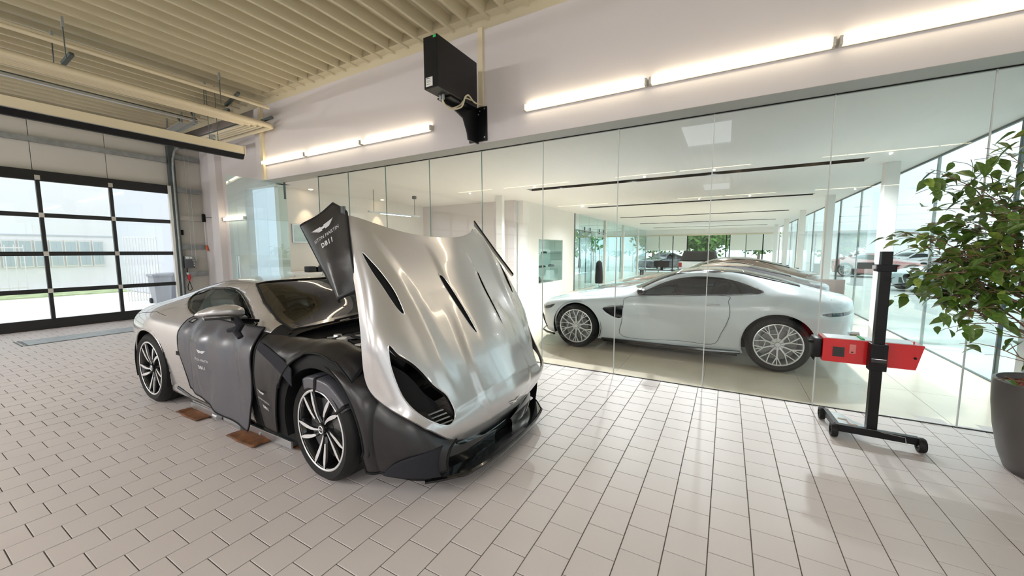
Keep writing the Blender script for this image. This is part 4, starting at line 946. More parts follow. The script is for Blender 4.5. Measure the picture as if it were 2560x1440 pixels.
# ------------------------------------------------------------------ structure: floors
XL, XR, GY, ZT = -11.85, 2.74, 4.64, 2.965
fl = empty('floor', (-4, 1, 0), 'square beige-pink workshop floor tiles laid in staggered columns', None, None, 'structure')
MB().box(XL, 6.5, -14, GY, -.06, -.004).build('floor_bed', 'joint', fl)
px, py, gp = .1985, .1962, .0052
tm = MB(); a, b = (px - gp) / 2, (py - gp) / 2; c = .0012
tm.add([(-a, -b, -.006), (a, -b, -.006), (a, b, -.006), (-a, b, -.006), (-a, -b, -c), (a, -b, -c), (a, b, -c), (-a, b, -c), (-a + c, -b + c, 0), (a - c, -b + c, 0), (a - c, b - c, 0), (-a + c, b - c, 0)],
       [(0, 1, 5, 4), (1, 2, 6, 5), (2, 3, 7, 6), (3, 0, 4, 7), (4, 5, 9, 8), (5, 6, 10, 9), (6, 7, 11, 10), (7, 4, 8, 11), (8, 9, 10, 11)])
tmesh = bpy.data.meshes.new('tile'); tmesh.from_pydata(tm.v, [], tm.f); tmesh.materials.append(M['tile'])
cells = []
for i in range(-60, 34):
    cx = -.02 + px * (i + .5); off = 1.959 + (py / 2 if i % 2 == 0 else 0)
    for j in range(-82, 15):
        y = off + py * (j + .5)
        if y - b < GY - .02 and XL < cx < 6.4: cells.append((cx, y))
def seen(p):
    v = Vector((p[0], p[1], -1.53)); d = v.dot(fwd)
    if d < .3: return None
    x, y = v.dot(r2) / d * 948.3, -v.dot(u2) / d * 948.3
    if abs(x) > 1330 or y > 790: return None
    if -3.9 < p[0] < -1.6 and 1.7 < p[1] < 3.4: return None
    return d
vis = sorted([(seen(p), p) for p in cells if seen(p) is not None]); near = [p for _, p in vis[:300]]; ns = set(near)
for k, p in enumerate(near):
    o = bpy.data.objects.new('tile', tmesh); COL.objects.link(o); o.parent = fl; o.matrix_parent_inverse = parent_inv(fl); o.location = (p[0], p[1], random.uniform(-.0006, .0004)); o.rotation_euler = (random.uniform(-.0012, .0012), random.uniform(-.0012, .0012), 0)
rest = MB()
for p in cells:
    if p in ns: continue
    if p[1] < -9: continue
    if p[1] + b >= GY - .013:
        rest.box(p[0] - a, p[0] + a, p[1] - b, GY - .0125, -.006, 0); continue
    dz = random.uniform(-.0006, .0004); o0 = len(rest.v); rest.v += [(p[0] + q[0], p[1] + q[1], q[2] + dz) for q in tm.v[4:]]
    rest.f += [tuple(i - 4 + o0 for i in f) for f in tm.f[4:]]
o = rest.build('floor_tile_field', 'tile', fl, fix=False); o['kind'] = 'stuff'
MB().box(XL, 6.5, -14, -9, -.004, 0).build('rear_floor_screed', 'tile', fl)
sf = empty('showroom_floor', (-1, 12, 0), 'large cream stone slabs of the showroom floor', None, None, 'structure')
MB().box(-8.7, XR, GY, 28.6, -.06, -.003).build('floor_bed', 'stone_joint', sf)
n = 0; more = MB()
for i in range(-9, 5):
    for j in range(0, 25):
        x0 = -.18 + .987 * i; y0 = GY + .004 + .987 * j; x1, y1 = x0 + .983, y0 + .983
        if x0 > XR or x1 < -8.7: continue
        x1 = min(x1, XR); x0 = max(x0, -8.7)
        if j < 16 and n < 200: MB().box(x0, x1, y0, y1, -.012, 0).build('tile', 'stone', sf, fix=False); n += 1
        else: more.box(x0, x1, y0, y1, -.012, 0)
o = more.build('slab_field', 'stone', sf, fix=False); o['kind'] = 'stuff'
struct('trim_1', MB().box(-9.9, XR, GY - .012, GY + .012, -.01, .004), 'black_matte', 'thin dark channel holding the glass wall at the floor')
# drain with cover in front of the gate
dr = empty('floor_drain', (-10.2, 2.1, 0), 'flat metal drain channel set in the tiles near the gate', 'drain')
MB().box(-10.56, -9.99, 1.42, 4.0, .0, .006).build('drain_cover', 'steel', dr)
MB().box(-9.985, -9.955, 1.40, 2.95, .0, .008).build('drain_frame', 'darksteel', dr); MB().box(-10.6, -9.955, 1.385, 1.41, .0, .008).build('drain_frame', 'darksteel', dr); MB().box(-10.6, -9.955, 1.34, 1.355, .0, .007).build('drain_frame', 'darksteel', dr)
# ------------------------------------------------------------------ workshop walls
FY = 4.35; WZ = 4.50
w = MB(); w.box(-8.27, 6.5, FY, FY + .22, ZT, WZ + .3); struct('wall_front', w, 'wall', 'off-white upper wall above the glass with fluorescent tubes')
struct('trim_2', MB().box(-8.27, XR + .2, FY + .002, GY + .06, ZT - .004, ZT + .002), 'soffit', 'grey soffit strip over the glass wall')
# wall left of the opening
w = MB(); w.box(XL, -9.75, 4.74, 4.90, 0, WZ + .3); w.box(-9.75, -8.27, 4.74, 4.90, 2.97, WZ + .3); w.box(-8.43, -8.27, FY, 4.9, ZT, WZ + .3); struct('wall_front_left', w, 'wall', 'off-white wall stretch between the gate corner and the glass')
struct('wall_pier', MB().bbox(-11.1, -10.75, 4.60, 4.76, 0, WZ + .2, .004), 'wall', 'narrow plastered pier beside the gate wall')
struct('trim_3', MB().box(-8.25, XR + 3, FY - .02, FY, 4.43, 4.52), 'cream', 'cream angle along the top of the front wall')
struct('trim_4', MB().box(-8.18, -8.09, FY - .05, FY - .001, ZT, 4.44), 'cream', 'cream corner duct at the left end of the front wall')
struct('trim_5', MB().box(-2.945, -2.875, FY - .035, FY - .001, 3.42, 4.44), 'cream', 'cream vertical cable duct behind the black wall box')
struct('wall_back', MB().box(XL, 6.5, -14.1, -14, 0, 5), 'wall_rear', 'workshop wall behind the viewer')
# right side wall with two tall glazed gates
rw = MB(); rw.box(6.5, 6.6, -14, -13.2, 0, 5); rw.box(6.5, 6.6, -8.6, -8.0, 0, 5); rw.box(6.5, 6.6, -3.2, -2.4, 0, 5); rw.box(6.5, 6.6, 2.4, 2.9, 0, 5); rw.box(6.5, 6.6, -14, GY, 3.9, 5); struct('wall_right', rw, 'wall_rear', 'workshop side wall with tall glazed gates')
def side_gate(y0, y1, n):
    g = empty('window_%d' % n, (6.55, (y0 + y1) / 2, 0), 'tall glazed gate in the workshop side wall', None, None, 'structure'); N = 4
    for k in range(N + 1): y = y0 + (y1 - y0) * k / N; MB().box(6.52, 6.58, y - .03, y + .03, 0, 3.9).build('mullion', 'doorframe', g)
    for z in (.03, .8, 1.6, 2.4, 3.2, 3.87): MB().box(6.52, 6.58, y0, y1, z - .03, z + .03).build('rail', 'doorframe', g)
    MB().box(6.545, 6.55, y0, y1, 0, 3.9).build('pane', 'gate_glass', g)
side_gate(-13.2, -8.6, 4); side_gate(-8.0, -3.2, 5); side_gate(-2.4, 2.4, 6)
# far side glass return between workshop and facade corner
g = empty('window_7', (6.5, 3.8, 0), 'glass return beside the potted plant', None, None, 'structure')
MB().box(XR, 6.5, GY + .0, GY + .012, 0, 3.9).build('pane', 'facade_glass', g)
for x in (3.8, 5.1, 6.45): MB().box(x - .03, x + .03, GY - .02, GY + .03, 0, 4.5).build('mullion', 'steel', g)
MB().box(6.52, 6.53, 2.9, GY, 0, 3.9).build('pane', 'facade_glass', g)
struct('wall_right_top', MB().box(XR, 6.5, GY, GY + .2, 3.9, 4.8), 'wall', 'wall strip above the glass return')
# gate side wall (left) : sandwich panels with grey rails, opening for the sectional gate
lw = empty('wall_left', (XL, 0, 0), 'sandwich-panel wall around the sectional gate', None, None, 'structure')
gy0, gy1, gz = -.6, 4.12, 3.03
for y0, y1 in ((-2.4, -1.35), (-1.35, -.18), (-.18, 1.0), (1.0, 2.0), (2.0, 3.04), (3.04, 4.09)): MB().bbox(XL - .10, XL - .03, y0 + .004, y1 - .004, gz, 4.9, .004).build('wall_panel', 'panelwall', lw)
MB().bbox(XL - .10, XL - .03, 4.10, 4.80, 0, 4.9, .004).build('wall_panel', 'panelwall', lw); MB().box(XL - .12, XL - .10, -14, 4.9, 3.05, 5).build('wall_core', 'panelwall', lw)
MB().box(XL - .12, XL - .03, -14, -.6, 3.42, 5).build('wall_core', 'panelwall', lw)
for y0, y1 in ((-14, -13.9), (-9.6, -8.4), (-4.2, -.6)): MB().box(XL - .12, XL - .03, y0, y1, 0, 3.42).build('wall_core', 'panelwall', lw)
for n_, y0, y1 in ((3, -8.4, -4.2), (4, -13.9, -9.6)):
    g = empty('door_%d' % n_, (XL, (y0 + y1) / 2, 0), 'glazed sectional gate behind the viewer, seen only mirrored in the glass', None, None, 'structure')
    for k in range(4): y = y0 + (y1 - y0) * k / 3; MB().box(XL - .02, XL + .05, y - .04, y + .04, 0, 3.4).build('stile', 'doorframe', g)
    for z in (.1, .85, 1.7, 2.55, 3.36): MB().box(XL - .02, XL + .05, y0, y1, z - .045, z + .045).build('rail', 'doorframe', g)
    for k in range(3): MB().box(XL + .008, XL + .014, y0 + (y1 - y0) * k / 3 + .04, y0 + (y1 - y0) * (k + 1) / 3 - .04, .1, 3.4).build('pane', 'gate_glass', g); MB().box(XL - .12, XL - .10, 4.1, 4.9, 0, 5).build('wall_core', 'panelwall', lw)
for z, y1 in ((3.72, 4.06), (4.48, 4.06)): MB().box(XL - .03, XL + .05, -1.5, y1, z - .05, z + .05).build('wall_rail', 'steel', lw)
for z in (3.84, 3.05, 2.37, 1.66, .98): MB().box(XL - .03, XL + .04, 4.20, 4.70, z - .055, z + .055).build('wall_rail', 'steel' if z != 2.37 else 'panelwall', lw)
for y in (.55, 1.0): pass
# steel post and black guide of the gate
gd = empty('door_1', (XL, 1.8, 0), 'black-framed glazed sectional gate', None, None, 'structure')
MB().box(XL - .03, XL + .10, 4.08, 4.20, 0, 4.6).build('gate_post', 'darksteel', gd)
trk = MB(); trk.tube([(XL + .12, 4.14, .05), (XL + .12, 4.14, 3.0), (XL + .12, 4.14, 3.55), (XL + .16, 4.14, 3.75), (XL + .28, 4.14, 3.92), (XL + .5, 4.14, 3.98), (XL + 1.3, 4.14, 3.98)], .022, 8); trk.build('guide_track', 'steel', gd, True)
MB().box(XL + .02, XL + .10, 4.03, 4.08, 0, 3.12).build('gasket', 'gasket', gd)
zs = [.035, .80, 1.52, 2.26, 3.02]; ys = [-.6, 1.0, 2.035, 3.05, 4.05]
MB().bbox(XL - .02, XL + .05, gy0, 4.05, .0, .20, .006).build('bottom_rail', 'doorframe', gd)
MB().bbox(XL - .02, XL + .05, gy0, 4.05, 2.93, 3.13, .006).build('top_rail', 'doorframe', gd)
for z in (.765, 1.505, 2.265): MB().bbox(XL - .02, XL + .05, gy0, 4.05, z - .042, z + .042, .004).build('rail', 'doorframe', gd)
for i, y in enumerate(ys[:-1]): MB().bbox(XL - .02, XL + .05, y - .028, y + .028, .18, 2.95, .004).build('stile', 'doorframe', gd)
for k in range(4):
    for m in range(4):
        z0 = [.20, .807, 1.547, 2.307][k]; z1 = [.723, 1.463, 2.223, 2.93][k]; MB().box(XL + .008, XL + .014, ys[m] + .028, ys[m + 1] - .0 - (.028 if m < 3 else 0), z0, z1).build('pane', 'gate_glass', gd)
for z in (.765, 1.505, 2.265, 2.99):
    for y in ys[1:]: MB().bbox(XL + .05, XL + .065, y - .035 - (.0 if y < 4 else -.02), y + .035 + (.0 if y < 4 else .04), z - .045, z + .045, .003).build('hinge', 'panelwall', gd)
# ------------------------------------------------------------------ ceiling: trapezoidal deck running along y
dk = MB(); P = .2745; prof = []; x = XL - .1; x0 = -3.55
k0 = int((XL - .2 - x0) / P) - 1
for k in range(k0, k0 + 72):
    c = x0 + k * P; prof += [(c - .050, 4.53), (c - .030, 4.545 - .003), (c - .0, 4.66), (c + .012, 4.66), (c + .07, 4.655), (c + .085, 4.663), (c + .14, 4.66), (c + .155, 4.655), (c + .170, 4.60), (c + .185, 4.53)]
prof = [];
for k in range(k0, k0 + 72):
    c = x0 + k * P; prof += [(c, 4.42), (c + .034, 4.52), (c + .040, 4.54), (c + .085, 4.54), (c + .09, 4.546), (c + .11, 4.546), (c + .115, 4.54), (c + .195, 4.54), (c + .201, 4.52), (c + .235, 4.42), (c + P - .022, 4.42)]
prof = [p for p in prof if XL - .1 < p[0] < 6.6]
nP = len(prof); dk.add([(a, -14, b) for a, b in prof] + [(a, FY - .05, b) for a, b in prof], [(i, i + 1, nP + i + 1, nP + i) for i in range(nP - 1)])
ce = struct('ceiling', dk, 'deck', 'cream trapezoidal metal deck ceiling', fix=False)
MB().beam((XL + .05, -3, 4.385), (XL + .05, 4.7, 4.385), .10, .06).build('wall_gutter', 'darksteel', ce)
MB().box(XL - .1, 6.6, -14, GY + .2, 4.70, 4.80).build('roof_slab', 'deck', ce)
MB().prism([(FY - .22, 4.44), (FY - .10, 4.44), (FY, 4.38), (FY, 4.60), (FY - .22, 4.60)], XL, 6.4, 'yz').build('edge_beam', 'deck', ce)
# ------------------------------------------------------------------ glass wall
gw = empty('wall_glass', (-3.4, GY, 0), 'frameless glass wall between workshop and showroom', None, None, 'structure')
js = [-6.88, -6.01, -5.063, -4.097, -3.118, -2.153, -1.173, -.18, .802, 1.795, XR]
for k in range(len(js) - 1): MB().box(js[k] + .004, js[k + 1] - .004, GY - .006, GY + .006, .004, ZT - .002).build('pane', 'glass', gw)
for k, x in enumerate(js[1:-1]):
    MB().box(x - .0045, x + .0045, GY - .0065, GY + .0065, .004, ZT).build('glass_joint', 'glass_edge' if k < 4 else 'glass_edge_white', gw)
MB().box(js[0] - .004, js[0] + .004, GY - .0065, GY + .0065, .004, ZT).build('glass_joint', 'glass_edge', gw)
MB().box(js[0], XR, GY - .01, GY + .01, ZT - .012, ZT).build('head_channel', 'black_matte', gw)
# open glass door leaf
lf = empty('door_2', (-8.05, 4.70, 0), 'open frameless glass door leaf', None, None, 'structure')
p0, p1 = Vector((-8.05, 4.70, 0)), Vector((-8.17, 3.66, 0)); d = p1 - p0
v = [p0 + Vector((0, 0, .02)), p1 + Vector((0, 0, .02)), p1 + Vector((0, 0, 2.955)), p0 + Vector((0, 0, 2.955))]; nrm = Vector((d.y, -d.x, 0)).normalized() * .010
MB().add([tuple(q) for q in v] + [tuple(q + nrm) for q in v], [(0, 1, 2, 3), (7, 6, 5, 4), (0, 4, 5, 1), (1, 5, 6, 2), (2, 6, 7, 3), (3, 7, 4, 0)]).build('pane', 'teal_glass', lf)
for z0, z1 in ((2.60, 2.96), (.0, .12)): MB().box(-8.075, -8.04, 4.60, 4.69, z0, z1).build('pivot_fitting', 'darksteel', lf) if z0 < 1 else MB().box(-8.07, -8.045, 4.655, 4.685, 2.62, 2.96).build('pivot_fitting', 'darksteel', lf)
for s in (-1, 1): MB().tube([tuple(p0 + d * .90 + nrm.normalized() * .045 * s + Vector((0, 0, z))) for z in (.55, 1.45)], .014, 12).build('door_handle', 'alu', lf, True)
# ------------------------------------------------------------------ showroom shell
sc = MB(); xs_ = [-4.15, 1.86]; ysl = [8.16, 12.42, 16.86, 21.2, 25.4]; y = GY + .05
rows = [GY + .05] + [q for s in ysl for q in (s - .15, s + .15)] + [28.6]
for i in range(0, len(rows), 2): sc.box(-8.75, XR, rows[i], rows[i + 1], ZT, ZT + .2)
for s in ysl: sc.box(-8.75, xs_[0], s - .15, s + .15, ZT, ZT + .2); sc.box(xs_[1], XR, s - .15, s + .15, ZT, ZT + .2)
sc.box(-8.75, XR, GY, 28.6, ZT + .2, ZT + .25); struct('showroom_ceiling', sc, 'ceil_white', 'smooth white showroom ceiling with slots')
for s in ysl:
    t = empty('ceiling_slot', ((xs_[0] + xs_[1]) / 2, s, ZT), 'long black recessed light slot in the showroom ceiling, ' + {8.16: 'nearest the glass wall', 12.42: 'second from the glass wall', 16.86: 'third from the glass wall', 21.2: 'fourth from the glass wall', 25.4: 'last before the far front'}[s], 'light', 'recessed slots in the showroom ceiling')
    MB().box(xs_[0], xs_[1], s - .15, s + .15, ZT + .10, ZT + .11).build('slot_liner', 'black_matte', t)
    MB().box(xs_[0], xs_[1], s - .15, s - .14, ZT - .002, ZT + .1).build('slot_side', 'black_matte', t); MB().box(xs_[0], xs_[1], s + .14, s + .15, ZT - .002, ZT + .1).build('slot_side', 'black_matte', t)
    for x in (-2.6, -1.2, .1, 1.2): MB().lathe([(.0, .0), (.035, .0), (.04, .03)], (x, s, ZT + .03), 'z', 12).build('spot', 'spot', t)
struct('wall_showroom_left', MB().box(-8.85, -8.70, 4.90, 9.5, 0, ZT + .1), 'wall_white', 'white office wall with warm wall-washers')
struct('wall_showroom_rear', MB().box(-8.85, -5.3, 9.5, 9.65, 0, ZT + .1), 'wall', 'grey wall behind the office zone')
vw = MB(); vw.box(-5.30, -5.12, 9.70, 10.74, 0, ZT); vw.box(-5.30, -5.12, 12.73, 13.85, 0, ZT); vw.box(-5.30, -5.12, 10.74, 12.73, 0, .50); vw.box(-5.30, -5.12, 10.74, 12.73, 1.91, ZT); struct('wall_showroom_white', vw, 'wall_white', 'white wall slab with a display niche')
vt = empty('display_niche', (-5.35, 11.7, .5), 'glazed display niche with shelves of model cars in the white wall', 'cabinet')
MB().box(-5.62, -5.60, 10.74, 12.73, .50, 1.91).build('back_panel', 'wall_white', vt)
for y in (10.74, 12.72): MB().box(-5.6, -5.14, y, y + .01, .5, 1.91).build('side_panel', 'wall_white', vt)
MB().box(-5.6, -5.14, 10.74, 12.73, 1.90, 1.91).build('top_panel', 'wall_white', vt); MB().box(-5.6, -5.14, 10.74, 12.73, .495, .505).build('bottom_panel', 'wall_white', vt)
for z in (1.00, 1.45): MB().box(-5.58, -5.16, 10.76, 12.71, z, z + .012).build('shelf', 'teal_glass', vt)
for y0, y1 in ((10.745, 11.40), (11.41, 12.06), (12.07, 12.725)): MB().box(-5.135, -5.13, y0, y1, .51, 1.90).build('glass_door', 'teal_glass', vt)
for y, z, hx, hz, lab in ((10.95, 1.012, .10, .08, 'small dark model car on the middle shelf of the niche'), (11.55, 1.012, .12, .05, 'low dark model car on the middle shelf of the niche'), (12.3, 1.012, .11, .06, 'dark folded cap on the right of the middle shelf'), (11.1, .506, .17, .20, 'dark round helmet on the bottom of the niche'), (11.9, .506, .24, .04, 'flat dark box on the bottom of the niche'), (11.7, 1.462, .10, .06, 'small bottle-like item on the upper niche shelf')):
    m = MB(); m.lathe([(.0, 0), (hx, 0), (hx * 1.05, hz * .5), (hx * .7, hz), (0, hz * 1.05)], (-5.38, y, z), 'z', 14); tag(m.build('display_item', 'black_gloss', None, True), lab, 'model')
struct('wall_pillar_white', MB().box(-5.28, -5.10, 8.50, 8.62, 0, ZT), 'wall_white', 'slim white pillar at the corner of the office zone')
struct('wall_dark_return', MB().box(-6.4, -5.12, 13.85, 14.0, 0, ZT), 'darkwall', 'dark grey reveal beside the teal glass rooms')
tp = empty('wall_teal_glass', (-5.1, 20, 0), 'teal glass partition of the meeting rooms', None, None, 'structure')
for k, (y0, y1) in enumerate(((14.4, 15.6), (15.61, 16.8), (16.81, 18.0), (18.01, 19.8), (19.81, 21.6), (21.61, 23.4), (23.41, 25.6), (25.61, 28.4))): MB().box(-5.11, -5.09, y0, y1, 0, ZT - .01).build('pane', 'teal_glass', tp)
MB().tube([(-5.05, 14.6, 2.35), (-5.05, 18.0, 2.35)], .015, 8).build('sliding_rail', 'steel', tp)
for y in (14.9, 15.6, 16.9, 17.6): MB().box(-5.08, -5.04, y, y + .04, 2.28, 2.50).build('rail_roller', 'darksteel', tp)
for y in (16.0, 16.9): MB().tube([(-5.03, y, .7), (-5.03, y, 1.6)], .018, 8).build('door_handle', 'steel', tp)
for y in (18.0, 21.6, 25.6): MB().box(-5.16, -5.04, y - .05, y + .05, 0, ZT).build('post', 'wall_white', tp)
struct('wall_teal_back', MB().box(-8.9, -8.8, 14.0, 18.6, 0, ZT), 'wall_white', 'wall at the back of the meeting rooms')
g = empty('window_8', (-8.85, 23, 0), 'window band behind the meeting rooms', None, None, 'structure')
MB().box(-8.86, -8.85, 18.6, 28.6, 0, ZT).build('pane', 'facade_glass', g)
for k in range(8): MB().box(-8.88, -8.82, 18.6 + k * 1.3 - .02, 18.6 + k * 1.3 + .02, 0, ZT).build('mullion', 'darksteel', g)
# right facade
fc = empty('wall_facade', (XR, 15, 0), 'full-height glass facade of the showroom', None, None, 'structure')
fy = [GY + .02] + [6.46 + 1.92 * k for k in range(12)]
for k in range(len(fy) - 1):
    if fy[k] > 28.6: break
    y1 = min(fy[k + 1], 28.6); MB().box(XR, XR + .012, fy[k] + .01, y1 - .01, 0, ZT - .003).build('pane', 'facade_glass', fc)
    MB().box(XR - .006, XR + .03, fy[k] - .012, fy[k] + .012, 0, ZT).build('glass_fin', 'darksteel' if k % 2 else 'steel', fc)
MB().box(XR - .01, XR + .02, GY, 28.6, ZT - .025, ZT).build('head_channel', 'darksteel', fc); MB().box(XR - .012, XR + .02, GY, 28.6, -.005, .012).build('sill_channel', 'darksteel', fc)
struct('trim_6', MB().box(XR - .11, XR - .02, 5.75, 5.87, 0, ZT), 'steel', 'grey post behind the potted plant')
for k in range(5):
    y = 8.62 + 4.28 * k; struct('pillar_%d' % (k + 1), MB().bbox(2.20, 2.38, y - .05, y + .13, 0, ZT, .004), 'wall_white', 'white showroom pillar')
# far front
ff = empty('wall_far', (-2, 28.5, 0), 'glazed far front of the showroom with half-lowered blinds', None, None, 'structure')
fx = [-8.8, -6.9, -5.1, -4.2, -3.3, -2.4, -.1, 0.1, 1.0, 1.9, XR]
for k in range(len(fx) - 1): MB().box(fx[k] + .02, fx[k + 1] - .02, 28.5, 28.51, 0, 2.55).build('pane', 'facade_glass', ff)
for k, x in enumerate(fx): MB().box(x - .03, x + .03, 28.46, 28.55, 0, 2.6).build('mullion', 'black_matte' if k in (4, 5, 6, 7, 9) else 'steel', ff)
MB().box(-8.8, XR, 28.45, 28.56, 2.55, 2.62).build('head_rail', 'cream', ff); MB().box(-8.8, XR, 28.5, 28.6, 2.62, ZT).build('head_panel', 'wall_white', ff)
for k in (2, 3, 4, 7, 8, 9): MB().box(fx[k] + .03, fx[k + 1] - .03, 28.40, 28.405, 1.55, 2.55).build('roller_blind', 'blind', ff)
# ------------------------------------------------------------------ fluorescent tubes on the front wall
def tube_lamp(x0, x1, y, z, label, group, wall=-1, tm='tube'):
    t = empty('tube_lamp', ((x0 + x1) / 2, y, z), label, 'lamp', group)
    MB().bbox(x0 + .01, x1 - .01, y + (.028 if wall < 0 else -.06), y + (.06 if wall < 0 else -.028), z - .055, z - .012, .004).build('housing', 'tube_house', t)
    MB().tube([(x0 + .035, y, z), (x1 - .035, y, z)], .019, 12).build('tube', tm, t, True)
    for x in (x0 + .012, x1 - .034): MB().bbox(x, x + .022, y - .022, y + .05 * (1 if wall < 0 else -1) + .0, z - .05, z + .022, .003).build('end_cap', 'tube_house', t)
    return t
zt = 3.30
for k, (a, b, lab) in enumerate([(-8.17, -6.735, 'leftmost lit fluorescent tube on the upper wall, starting at the corner duct'), (-6.735, -5.235, 'lit fluorescent tube in the middle of the short row left of the black box'), (-5.235, -3.74, 'lit fluorescent tube ending just left of the black wall box'),
                              (-2.275, -.80, 'lit fluorescent tube nearest right of the black box bracket'), (-.80, .73, 'lit fluorescent tube second in the long row right of the black box'), (.73, 2.26, 'lit fluorescent tube third in the long row, rising to the frame corner')]):
    tube_lamp(a, b, FY - .045, zt, lab, 'fluorescent tubes on the front wall')
tube_lamp(2.26, 3.76, FY - .045, zt, 'last fluorescent tube at the top corner of the frame', 'fluorescent tubes on the front wall')
tube_lamp(-10.74, -9.76, 4.695, 2.335, 'short lit fluorescent tube on the low wall behind the open glass door leaf', None)
cb = MB(); cb.tube([(XL + .1, 4.73, 2.42), (-11.2, 4.72, 2.38), (-10.9, 4.60, 2.36), (-10.8, 4.73, 2.33)], .010, 6); tag(cb.build('lamp_cable', 'steel', None, True), 'thin grey cable run to the short tube lamp', 'cable')
for xa, xb, y in REAR_TUBES:
    t = tube_lamp(xa, xb, y, 4.18, 'ceiling-hung fluorescent tube behind the viewer, seen only in the glass', 'fluorescent tubes behind the viewer', tm='tube_rear')
    for q in (.2, .8): x = xa + (xb - xa) * q; MB().beam((x, y + .04, 4.16), (x, y + .04, 4.42), .02, .02).build('hanger', 'steel', t)
# skylights in the workshop deck (seen mirrored in the glass)
for y in (-1.55, -10.3):
    s = empty('skylight', (-.5, y, 4.4), 'rooflight in the workshop deck, ' + ('nearer the glass wall' if y > -5 else 'far behind the viewer'), 'skylight')
    a = MB(); a.box(-1.12, -.0, y - 1.05, y - 1.0, 4.36, 4.42); a.box(-1.12, 0, y + 1.0, y + 1.05, 4.36, 4.42); a.box(-1.12, -1.07, y - 1.05, y + 1.05, 4.36, 4.42); a.box(-.05, 0, y - 1.05, y + 1.05, 4.36, 4.42); a.build('frame', 'wall_white', s)
    MB().box(-1.07, -.05, y - 1, y + 1, 4.40, 4.405).build('glow_dome', principled('skylight_glow', (1, 1, 1), .5, emit=(.9, .96, 1), estr=3.0), s)  # dome glows by itself, emission standing in for daylight through the rooflight
# ------------------------------------------------------------------ black box on the wall bracket
bx = empty('wall_unit', (-2.92, 3.75, 3.3), 'flat black box unit held out from the wall on a black bracket', 'box')
MB().bbox(-3.022, -2.828, 3.37, 4.12, 3.322, 3.868, .004).build('housing', 'black_metal', bx)
MB().box(-2.995, -2.900, 3.3665, 3.3695, 3.345, 3.44).build('rating_label', 'paper', bx); 
for k, (u, h) in enumerate(((0, .006), (.018, .002), (.028, .002), (.038, .002), (.060, .003))): MB().box(-2.988, -2.93 + .012 * (k % 2), 3.3655, 3.3664, 3.425 - u, 3.425 - u + h).build('label_print', 'black_matte', bx)
MB().box(-2.880, -2.842, 3.3665, 3.3695, 3.835, 3.862).build('green_sticker', 'green', bx)
MB().prism([(4.345, 3.40), (3.98, 3.50), (3.70, 3.335), (3.62, 3.31), (3.62, 3.26), (3.80, 3.26), (4.02, 3.20), (4.10, 3.05), (4.12, 2.96), (4.345, 2.96)], -2.985, -2.965, 'yz').build('bracket_web', 'black_metal', bx)
MB().bbox(-3.11, -2.825, FY - .022, FY - .001, 2.985, 3.42, .003).build('wall_plate', 'black_metal', bx)
MB().box(-3.05, -2.86, 3.62, 3.95, 3.305, 3.322).build('carrier_plate', 'black_metal', bx)
for x, z in ((-3.08, 3.03), (-2.855, 3.03), (-2.855, 3.39), (-2.93, 3.37), (-3.0, 3.36), (-3.02, 3.33), (-2.95, 3.33)): MB().tube([(x, FY - .03, z), (x, FY - .02, z)], .009, 8).build('bolt', 'alu', bx)
cbl = MB(); cbl.tube(catmull([(-2.93, 3.58, 3.32), (-2.92, 3.57, 3.24), (-2.90, 3.66, 3.19), (-2.84, 3.80, 3.24), (-2.81, 3.84, 3.36), (-2.80, 3.90, 3.40), (-2.82, 4.05, 3.37), (-2.85, 4.3, 3.42)], 6), .010, 6)
cbl.tube(catmull([(-2.95, 3.60, 3.32), (-2.95, 3.60, 3.25), (-2.92, 3.70, 3.21), (-2.86, 3.82, 3.28), (-2.83, 3.86, 3.36), (-2.83, 4.0, 3.38), (-2.86, 4.3, 3.43)], 6), .009, 6); cbl.build('cable', 'cable', bx, True)
for x in (-2.96, -2.92): MB().tube([(x, 3.57, 3.33), (x, 3.57, 3.27)], .018, 10).build('plug', 'steel', bx, True)
# ------------------------------------------------------------------ long suspended rail (cream top, black lips)
rl = empty('suction_rail', (-7.95, 1.5, 3.35), 'long suspended cream rail with black rubber lips running towards the gate wall corner', 'rail')
RX = -7.93
MB().bbox(RX - .09, RX + .07, -3.2, 3.86, 3.33, 3.47, .006).build('profile', 'cream', rl)
MB().prism([(RX - .085, 3.33), (RX + .068, 3.33), (RX + .02, 3.245), (RX - .04, 3.245)], -3.2, 3.86).build('rubber_lip', 'black_matte', rl)
MB().box(RX + .066, RX + .078, -3.2, 3.84, 3.325, 3.335).build('trim_strip', 'steel', rl); MB().bbox(RX - .095, RX + .08, 3.86, 3.875, 3.31, 3.475, .003).build('end_cap', 'cream', rl)
for y in (3.35, 3.48, -1.2): MB().tube([(RX - .01, y, 3.47), (RX - .01, y, 4.42)], .005, 6).build('suspension_wire', 'darksteel', rl)
MB().lathe([(.0, -.02), (.06, -.02), (.06, .02), (0, .02)], (RX - .01, 3.40, 3.52), 'y', 16).build('pulley', 'steel', rl)
